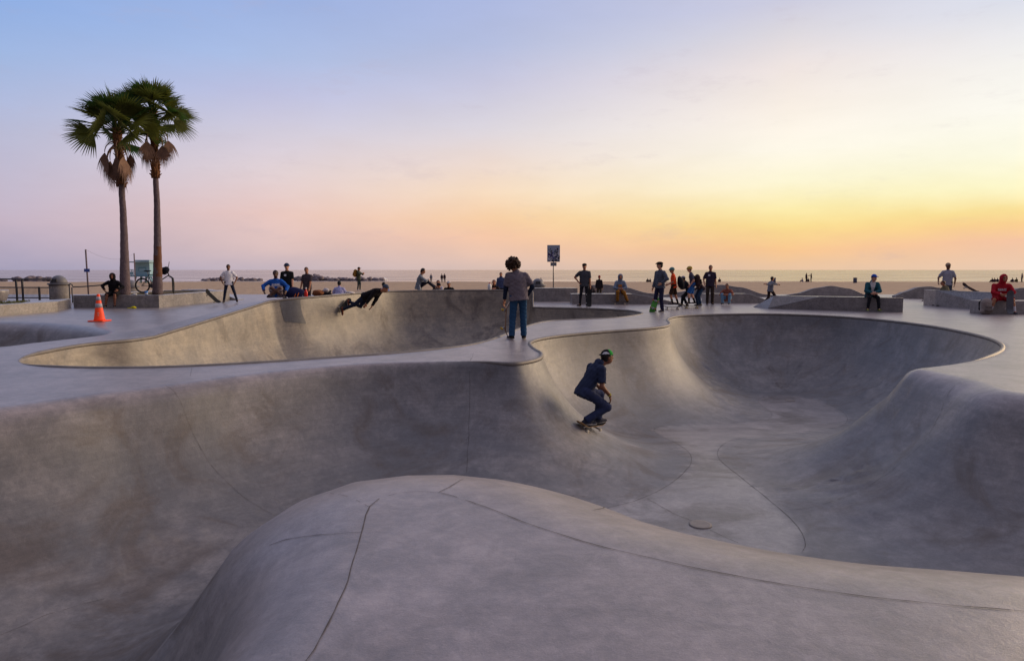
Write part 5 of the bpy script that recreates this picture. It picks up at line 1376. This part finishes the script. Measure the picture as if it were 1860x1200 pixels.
palm('shorter palm with thick brown leaf skirt on the left of the planter', Vector((atd(227, 536, 27.9).x, 27.9, .45)), atd(213, 232, 27.9), .20, .096, .33, 3, 12, None, (0, 0, 1.0))
palm('taller palm with rust orange patch on its trunk behind the bicycle', Vector((atd(286, 534, 28.9).x, 28.9, .45)), atd(277, 200, 28.9), .19, .092, .34, 7, 9, (.80, 2.0), (0, 0, .84))

# ------------------------------------------------------------------ bicycle behind the taller palm
BLK = mat('bicycle_black_paint', (.022, .022, .026), rough=.4, spec=.5); RUB = mat('tyre_rubber', (.025, .025, .027), rough=.85)
by = 29.45; rw = atd(259, 522, by); fw_ = atd(315, 524, by); WR_ = .33
root = empty('bicycle', (rw.x, by, .50)); tag(root, 'black bicycle leaning behind the taller palm with a bag on its handlebar', 'bicycle')
L_ = lambda x, z, y=0.0: Vector((x - rw.x, y, z - .50))
zr = .50 + WR_
def bike_wheel(center, turn):
    w = empty('wheel', center); w.parent = root; w.rotation_euler = (0, 0, turn)
    ring = lambda r: [(r * math.cos(a), 0, r * math.sin(a)) for a in np.linspace(0, 2 * math.pi, 36, endpoint=False)]
    part('tyre', MB().tube(ring(WR_ - .027), .027, 8, closed=True), RUB, w); part('rim', MB().tube(ring(WR_ - .06), .012, 6, closed=True), DARKSTEEL, w)
    mb = MB()
    for k in range(20):
        a = k * 2 * math.pi / 20; mb.tube([(0, .02 * (-1) ** k, 0), ((WR_ - .06) * math.cos(a), 0, (WR_ - .06) * math.sin(a))], .0022, 4)
    mb.tube([(0, -.05, 0), (0, .05, 0)], .022, 8); part('spokes', mb, DARKSTEEL, w)
ra = Vector((0, 0, WR_)); fx = fw_.x - rw.x; fa = Vector((fx, 0, WR_)); bb = Vector((.43, 0, WR_ - .02)); seat_t = Vector((.27, 0, .80)); head_t = Vector((fx - .22, 0, .90)); head_b = Vector((fx - .17, 0, .78))
bike_wheel(ra, 0); bike_wheel(fa, R_(112))
mb = MB(); mb.tube([bb, seat_t], .017).tube([seat_t + Vector((.01, 0, -.03)), head_t], .019).tube([bb, head_b], .021).tube([head_t + Vector((-.005, 0, .02)), head_b - Vector((-.005, 0, .02))], .024)
for sy in (-.05, .05): mb.tube([ra + Vector((0, sy, 0)), bb + Vector((0, sy * .5, 0))], .011).tube([ra + Vector((0, sy, 0)), seat_t + Vector((0, sy * .3, -.06))], .009)
part('frame', mb, BLK, root)
mb = MB()
for sy in (-.055, .055): mb.tube([head_b + Vector((.012, sy, -.04)), fa + Vector((-.02, sy, .32)), fa + Vector((0, sy, 0))], [.02, .02, .014])
mb.tube([head_b + Vector((.012, -.06, -.04)), head_b + Vector((.012, .06, -.04))], .018); part('fork', mb, BLK, root)
mb = MB(); mb.tube([head_t, head_t + Vector((-.02, 0, .10)), head_t + Vector((.03, 0, .12))], .015); hb = head_t + Vector((.03, 0, .12))
mb.tube([hb + Vector((.16, -.20, .32)), hb + Vector((.10, -.12, .22)), hb + Vector((0, -.03, 0)), hb, hb + Vector((-.05, .10, .02)), hb + Vector((-.20, .34, .05))], .012); part('handlebar', mb, BLK, root)
mb = MB(); mb.tube([seat_t, seat_t + Vector((-.04, 0, .13))], .013); part('seat_post', mb, STEEL, root)
mb = MB(); sp0 = seat_t + Vector((-.05, 0, .15)); mb.blob(sp0, (.14, .075, .035), 1, .1).blob(sp0 + Vector((.10, 0, .005)), (.10, .03, .025), 2, .1); part('saddle', mb, RUB, root, True)
mb = MB(); mb.tube([bb + Vector((0, -.035, 0)), bb + Vector((0, -.05, 0))], .095, 20).tube([bb + Vector((0, -.06, 0)), bb + Vector((.14, -.07, -.09))], .012).tube([bb + Vector((0, .06, 0)), bb + Vector((-.14, .07, .09))], .012)
mb.box(bb + Vector((.15, -.11, -.09)), (.09, .08, .02)).box(bb + Vector((-.15, .11, .09)), (.09, .08, .02)); part('crankset', mb, DARKSTEEL, root)
q = hb + Vector((-.05, -.10, -.08)); mb = MB(); mb.blob((0, 0, 0), (.24, .12, .15), 6, .35).blob((.1, -.02, .06), (.15, .11, .14), 9, .3)
o = tag(mb.build('handlebar_bag', CR(32, 34, 46), smooth=True), 'dark bag slung over the handlebar of the bicycle', 'bag', 'bags'); o.location = q + Vector((rw.x, by, .50)) + Vector((-.1, 0, 0))
q = atd(266, 535, G_Y + .2); root = empty('paper_cup', (q.x, q.y, .502)); tag(root, 'blue and white paper cup standing on the planter edge', 'cup')
part('cup_body', MB().lathe([(.045, 0), (.065, .16), (.06, .16)], 18), mat('cup_blue', srgb(70, 130, 200), rough=.5), root); part('sleeve', MB().lathe([(.0525, .03), (.0545, .03), (.0575, .07), (.055, .07)], 18), mat('cup_white', (.7, .7, .72), rough=.5), root)
q = atd(245, 536, G_Y + .2); o = tag(MB().blob((0, 0, 0), (.09, .06, .035), 5, .4).build('crumpled_wrapper', mat('paper_white', (.66, .65, .64), rough=.7), smooth=True), 'crumpled white wrapper on the planter edge', 'wrapper'); o.location = (q.x, q.y, .53)

# ------------------------------------------------------------------ signs and poles
SGN = mat('sign_panel_grey_blue', srgb(150, 162, 182), rough=.5, var=.1, vscale=4); INK = mat('sign_sticker_black', (.025, .025, .045), rough=.6); INK2 = mat('sign_sticker_pale', srgb(206, 204, 214), rough=.6); INK3 = mat('sign_sticker_violet', srgb(86, 72, 150), rough=.6)
sy_ = 34.6; a, b = atd(994, 445, sy_), atd(1017, 475.5, sy_); cx_ = (a.x + b.x) / 2
root = empty('park_sign', (cx_, sy_, 0)); tag(root, 'tall sign panel covered with dark and pale stickers on a thin pole', 'sign')
part('pole', MB().tube([(0, .03, -.05), (0, .03, a.z - .05)], .030, 10), STEEL, root)
w_, h_ = b.x - a.x, a.z - b.z; rnd = random.Random(12); mb = MB().box((0, 0, (a.z + b.z) / 2), (w_, .02, h_), bev=.004)
for k in range(150):
    x = rnd.uniform(-.46, .46); t_ = rnd.random() ** 1.1; arch = .62 + .20 * math.cos((abs(x) - .26) * 9); zz = t_ * arch
    if zz > .86: continue
    s_ = rnd.uniform(.03, .075); mi = 1 if rnd.random() < .55 else (2 if rnd.random() < .75 else 3)
    mb.box((x * w_, -.0105 - .00016 * k, b.z + (zz * .95 + .02) * h_), (s_ * rnd.uniform(.6, 1.5), .002, s_), rot=None, mi=mi)
part('panel', mb, [SGN, INK, INK2, INK3], root)
c, d = atd(1000, 476.5, sy_), atd(1011, 483, sy_); part('small_plate', MB().box((0, 0, (c.z + d.z) / 2), (d.x - c.x, .018, c.z - d.z), bev=.003), mat('sign_plate_grey', srgb(120, 124, 134), rough=.5, var=.2, vscale=8), root)

wy = 40.5; p0_, p1_ = atd(155.5, 453, wy), atd(161.5, 545, wy)
root = empty('beach_pole', (p1_.x, wy, -.3)); tag(root, 'thin leaning pole with a small blue sign on the beach', 'pole', 'thin poles on the beach')
part('pole', MB().tube([(0, 0, 0), (p0_.x - p1_.x, 0, p0_.z + .3)], .045, 8), mat('weathered_wood_grey', srgb(110, 96, 100), rough=.9, var=.2), root)
c = atd(159, 491, wy); part('sign_plate', MB().box((c.x - p1_.x, -.06, c.z + .3), (.34, .02, .19), bev=.004), mat('sign_blue', srgb(70, 90, 160), rough=.5), root)
ty = 62.0; p2_, p3_ = atd(243.5, 460, ty), atd(246, 520, ty)
root = empty('beach_pole', (p3_.x, ty, sandz(ty) - .3)); tag(root, 'thin bare pole standing in front of the lifeguard tower', 'pole', 'thin poles on the beach')
part('pole', MB().tube([(0, 0, 0), (p2_.x - p3_.x, 0, p2_.z - sandz(ty) + .3)], .05, 8), MC['weathered_wood_grey'], root)
pts_ = []
for k in range(25):
    s = k / 24; q = p0_.lerp(p2_, s); q.z -= 1.1 * 4 * s * (1 - s) * .5; pts_.append(q)
tag(MB().tube(pts_, .005, 4).build('cable', DARKSTEEL), 'thin sagging cable strung between the two beach poles', 'cable')

# ------------------------------------------------------------------ lifeguard tower
TUR = mat('tower_turquoise_boards', srgb(140, 180, 198), rough=.6, var=.08, vscale=3); TURD = mat('tower_turquoise_dark', srgb(100, 148, 170), rough=.6); TRF = mat('tower_roof_pale', srgb(150, 180, 190), rough=.6)
ly = 118.0; gz = sandz(ly); c = atd(266, 500, ly); U = ly / F
root = empty('lifeguard_tower', (c.x, ly, gz)); tag(root, 'turquoise wooden lifeguard tower on stilts far out on the sand', 'lifeguard tower')
zb = atd(266, 500, ly).z - gz; zt = atd(266, 477, ly).z - gz
part('cabin', MB().box((0, 0, (zb + zt) / 2), (26 * U, 2.4, zt - zb), bev=.03), TUR, root)
part('window', MB().box((0, -1.22, zb + (zt - zb) * .48), (14 * U, .06, 7.5 * U), bev=.02), TURD, root); part('shutter', MB().box((0, -1.27, zb + (zt - zb) * .44), (11 * U, .05, 5 * U), bev=.02), TUR, root)
part('roof', MB().box((-3.5 * U, -.2, zt + .10), (40 * U, 3.4, .18), bev=.04).box((0, 0, zt + .34), (26 * U, 2.4, .22), bev=.04), TRF, root)
part('deck_platform', MB().box((-5 * U, -.2, zb - .10), (38 * U, 3.4, .2), bev=.03), TURD, root)
mb = MB()
for x in (-22, -17, -14): mb.box((x * U, -1.7, zb + .5), (.09, .09, 1.0))
mb.box((-18 * U, -1.7, zb + .98), (10 * U, .10, .10)).box((-18 * U, -1.7, zb + .35), (9.6 * U, .05, .55)); part('deck_rail', mb, TUR, root)
part('roof_post', MB().tube([(-21 * U, -1.6, zb), (-21 * U, -1.6, zt)], .06, 6), TRF, root)
for x in (-16, -6, 5, 11):
    for y_ in (-1.2, 1.0): part('stilt', MB().tube([(x * U, y_, -.3), (x * U * .8, y_ * .8, zb - .2)], .09, 6), TURD, root)
mb = MB(); 
for k in range(9): mb.box((12 * U + k * .12, -1.5, zb - .25 - k * (zb - .3) / 9), (.05, .8, .08))
mb.tube([(12 * U, -1.9, zb - .1), (12 * U + 1.1, -1.9, -.1)], .05, 5).tube([(12 * U, -1.1, zb - .1), (12 * U + 1.1, -1.1, -.1)], .05, 5); part('ramp', mb, TURD, root)

# ------------------------------------------------------------------ rocks in the surf, bins and figures by the water
ROCK = mat('breakwater_rock_grey', srgb(128, 118, 122), rough=.95, spec=.1, var=.25, vscale=.8, bump=.08, bscale=3)  # distance haze put into the colour as a lighter grey
rnd = random.Random(4); mb = MB()
for u0, u1, y_, n_, hh in ((370, 472, 158, 46, .8), (536, 600, 163, 34, 1.1), (596, 696, 160, 46, .85), (-20, 118, 152, 40, .9)):
    for k in range(n_):
        u = rnd.uniform(u0, u1); e = 1 - abs((u - (u0 + u1) / 2) / ((u1 - u0) / 2)) ** 2; p = atd(u, 512, y_ + rnd.uniform(-3, 3)); s = rnd.uniform(.4, .85) * hh
        mb.blob((p.x, p.y, SEA_Z + rnd.uniform(-.1, .75) * e * hh), (s * rnd.uniform(.9, 1.6), s, s * rnd.uniform(.6, 1.0)), k, .5, sub=2, fr=1.8)
o = mb.build('breakwater_rocks', ROCK, smooth=False); tag(o, 'line of dark grey breakwater rocks in the surf', 'rocks', None, 'stuff')
FOAM = mat('sea_foam_white', (.78, .77, .78), rough=.8); mb = MB()
for k in range(26):
    p = atd(rnd.choice((560, 575, 588, 600, 470, 690)) + rnd.uniform(-8, 8), 512, 165 + rnd.uniform(-2, 2)); mb.blob((p.x, p.y, SEA_Z + rnd.uniform(0, .25)), (rnd.uniform(.5, 1.2), .4, rnd.uniform(.12, .45)), k, .7, sub=2, fr=2.2)
o = mb.build('surf_foam', FOAM, smooth=True); tag(o, 'white spray where waves break on the rocks', 'foam', None, 'stuff')


def barrel(label, u, y):
    z = sandz(y); p = atd(u, 505, y); root = empty('beach_bin', (p.x, y, z - .05)); tag(root, label, 'litter bin', 'litter bins by the water')
    part('drum', MB().lathe([(.30, 0), (.31, .02), (.31, .40), (.325, .42), (.31, .44), (.31, .90), (.325, .93), (.28, .93)], 20), mat('drum_dark_blue', srgb(74, 80, 108), rough=.6), root); part('rim', MB().lathe([(.27, .925), (.335, .925), (.335, .96), (.27, .96)], 20), DARKSTEEL, root)


barrel('dark blue drum bin on the sand above the running boy', 1406, 118); barrel('dark drum bin on the sand left of the blue cap sitter', 1553.5, 118)
DK = dict(top=('long', (64, 48, 58)), bottom=('long', (52, 44, 54)), shoe=(40, 36, 36), skin='brown', cell=.03, group='figures by the water')
SY = 136.0; SZ = sandz(SY) - .02


def shore(u, label, yaw=0, H=1.72, sitting=False, **kw):
    p = atd(u, 505, SY); d = dict(DK); d.update(kw)
    if 'head' not in d: d['head'] = ('hair', (30, 24, 24))
    if sitting: return sit(Vector((p.x, SY, SZ)), label, yaw, H, seat=0.0, pel=(0, 0, .12), chest=(0, .08, .58), hd=(0, .16, .77), fl=(-.15, .55, .08), fr=(.15, .55, .08), kl=(-.1, 0, 1), kr=(.1, 0, 1), **d)
    return person(label, Vector((p.x, SY, SZ)), R_(yaw), H, **d)


shore(802.5, 'left figure of the pair standing at the water above the white T-shirt sitter', 20, 1.70)
shore(807.5, 'right figure of the pair standing at the water above the white T-shirt sitter', -20, 1.76)
shore(783, 'lone pale shirted figure at the water above the bending person in dark clothes', 0, 1.7, top=('long', (120, 124, 140)))
shore(1307.5, 'figure kneeling at the water right of the dark T-shirt person with chest print', 0, 1.7, True)
shore(1458.5, 'pale shirted figure sitting at the water left of the standing couple', 60, 1.7, True, top=('long', (150, 150, 170)))
shore(1464.5, 'taller figure of the couple at the water above the wave wall hump', -80, 1.84)
shore(1473.5, 'slim figure of the couple reaching a hand out at the water', 80, 1.80, hl=(-.1, .6, 1.2), hr=(.1, .6, 1.2))
shore(1468.5, 'dark figure sitting between the standing couple at the water', 0, 1.7, True)
shore(1176.5, 'small dark figure sitting at the water left of the man in the grey sweater', 0, 1.6, True)
shore(1181.5, 'second small dark figure sitting at the water beside the man in the grey sweater', 20, 1.5, True)
shore(1239, 'dark figure sitting at the water behind the grey capped child', 0, 1.7, True)
shore(1803.5, 'leftmost of three people sitting together at the water left of the red hood', 15, 1.7, True)
shore(1807.5, 'middle one of three people sitting together at the water left of the red hood', 0, 1.75, True, top=('long', (80, 60, 66)))
shore(1812.5, 'rightmost of three people sitting together at the water left of the red hood', -15, 1.7, True)
shore(1840, 'person sitting alone at the water just right of the red hood', 0, 1.7, True)
shore(1847.5, 'person in olive top sitting at the water near the right edge', 0, 1.8, True, top=('long', (92, 84, 56)))
shore(1856.5, 'person standing at the water close to the right edge', 30, 1.82, top=('long', (92, 76, 96)))
shore(982, 'dark figure sitting on the sand above the domed bin by the sign', -30, 1.75, True)

# ------------------------------------------------------------------ loose things on the raised lip and the plaza
def lip(u, v, z=.67): p = at(u, v, z); return Vector((p.x, p.y + .18, ground(p.x, p.y + .18)))


q = lip(553, 540.5, .60); root = empty('drink_bottle', q); tag(root, 'red plastic drink bottle with white cap on the bowl lip', 'bottle', 'bottles on the bowl lip')
part('bottle_body', MB().lathe([(.045, 0), (.055, .02), (.055, .16), (.035, .22), (.022, .25), (.02, .26)], 16), mat('bottle_red', srgb(226, 50, 44), rough=.3), root); part('bottle_cap', MB().lathe([(.026, .255), (.026, .31), (.02, .315)], 14), mat('plastic_white', (.75, .74, .74), rough=.4), root)
q = lip(889, 527); root = empty('drink_bottle', q); tag(root, 'white plastic water jug standing on the bowl lip', 'bottle', 'bottles on the bowl lip')
part('bottle_body', MB().lathe([(.07, 0), (.08, .02), (.08, .18), (.05, .24), (.028, .26), (.028, .27)], 16), MC['plastic_white'], root); part('bottle_cap', MB().lathe([(.034, .265), (.034, .31), (.02, .315)], 14), mat('plastic_pink', srgb(220, 120, 130), rough=.4), root)
q = lip(762, 527); root = empty('drink_bottle', q + Vector((0, -.1, 0))); tag(root, 'clear grey water bottle beside the phone reader', 'bottle', 'bottles on the bowl lip')
part('bottle_body', MB().lathe([(.04, 0), (.047, .02), (.047, .17), (.03, .22), (.02, .24)], 16), mat('bottle_clear_grey', srgb(150, 154, 162), rough=.2), root); part('bottle_cap', MB().lathe([(.024, .236), (.024, .28), (.018, .285)], 12), MC['plastic_white'], root)
q = lip(530, 541, .58); root = empty('sports_bag', q + Vector((0, .12, .16))); tag(root, 'navy sports bag with orange stripes beside the blue sweatshirt sitter', 'bag', 'bags on the bowl lip')
part('bag_body', MB().blob((0, 0, 0), (.30, .16, .20), 3, .25, sub=3), CR(40, 42, 78), root, True)
mb = MB()
for k in range(2): mb.tube([(.04 + .09 * k + .20 * math.sin(a) * .3, -.165 * math.cos(a) * 1.02, -.13 + .20 * math.sin(a)) for a in np.linspace(-.3, 1.1, 8)], .012, 6)
part('stripe', mb, CR(216, 120, 60), root)
q = lip(575, 538, .62); o = tag(MB().blob((0, 0, .09), (.19, .13, .11), 8, .4, sub=3).build('brown_bag', CR(128, 80, 52), smooth=True), 'slumped rust brown bag on the bowl lip', 'bag', 'bags on the bowl lip'); o.location = q
q = lip(588, 537, .62); root = empty('shoe_pile', q); tag(root, 'black and white backpack lying flat on the bowl lip', 'backpack', 'bags on the bowl lip'); root.name = 'lying_backpack'
part('pack_body', MB().blob((0, 0, .08), (.24, .14, .10), 5, .4, sub=3), CR(34, 32, 38), root, True); part('pocket', MB().blob((.05, -.06, .17), (.11, .09, .07), 7, .4), CR(190, 186, 190), root, True)
q = lip(633, 533, .66); o = tag(MB().blob((0, 0, .03), (.17, .10, .05), 4, .5).build('folded_towel', CR(222, 214, 208), smooth=True), 'small white folded towel on the lip behind the carving rider', 'towel'); o.location = q
q = at(1690, 548); skateboard('skateboard lying on the plaza behind the left end of the tall ledge', yaw_mat(q + Vector((.25, .6, 0)), R_(80)), wood=(110, 80, 60), wheel=(110, 104, 100))
q = atd(1761, 528, 29.6); skateboard('dark skateboard tilted up behind the tall ledge', frame(Vector((q.x, 29.6, .60)), (-.86, 0, .50), (.45, .2, .86)), wood=(70, 46, 46), wheel=(120, 110, 110))
# drains in the bowl floor
for u, v, r, lab in ((1272, 952.5, .135, 'round metal drain set in the near bowl floor'), (1435, 727, .14, 'small dark drain in the floor of the round far pocket')):
    p, nn = hit(u, v); root = empty('floor_drain', p + nn * .004); tag(root, lab, 'drain', 'bowl drains')
    part('ring', MB().lathe([(r * .82, -.01), (r, -.01), (r, .006), (r * .82, .006)], 32), mat('drain_ring_pale', srgb(138, 130, 122), rough=.6), root)
    mb = MB(); mb.lathe([(r * .80, -.012), (r * .80, .001)], 28); part('grate', mb, mat('drain_grate_grey', srgb(84, 80, 78), rough=.6, var=.35, vscale=60), root)
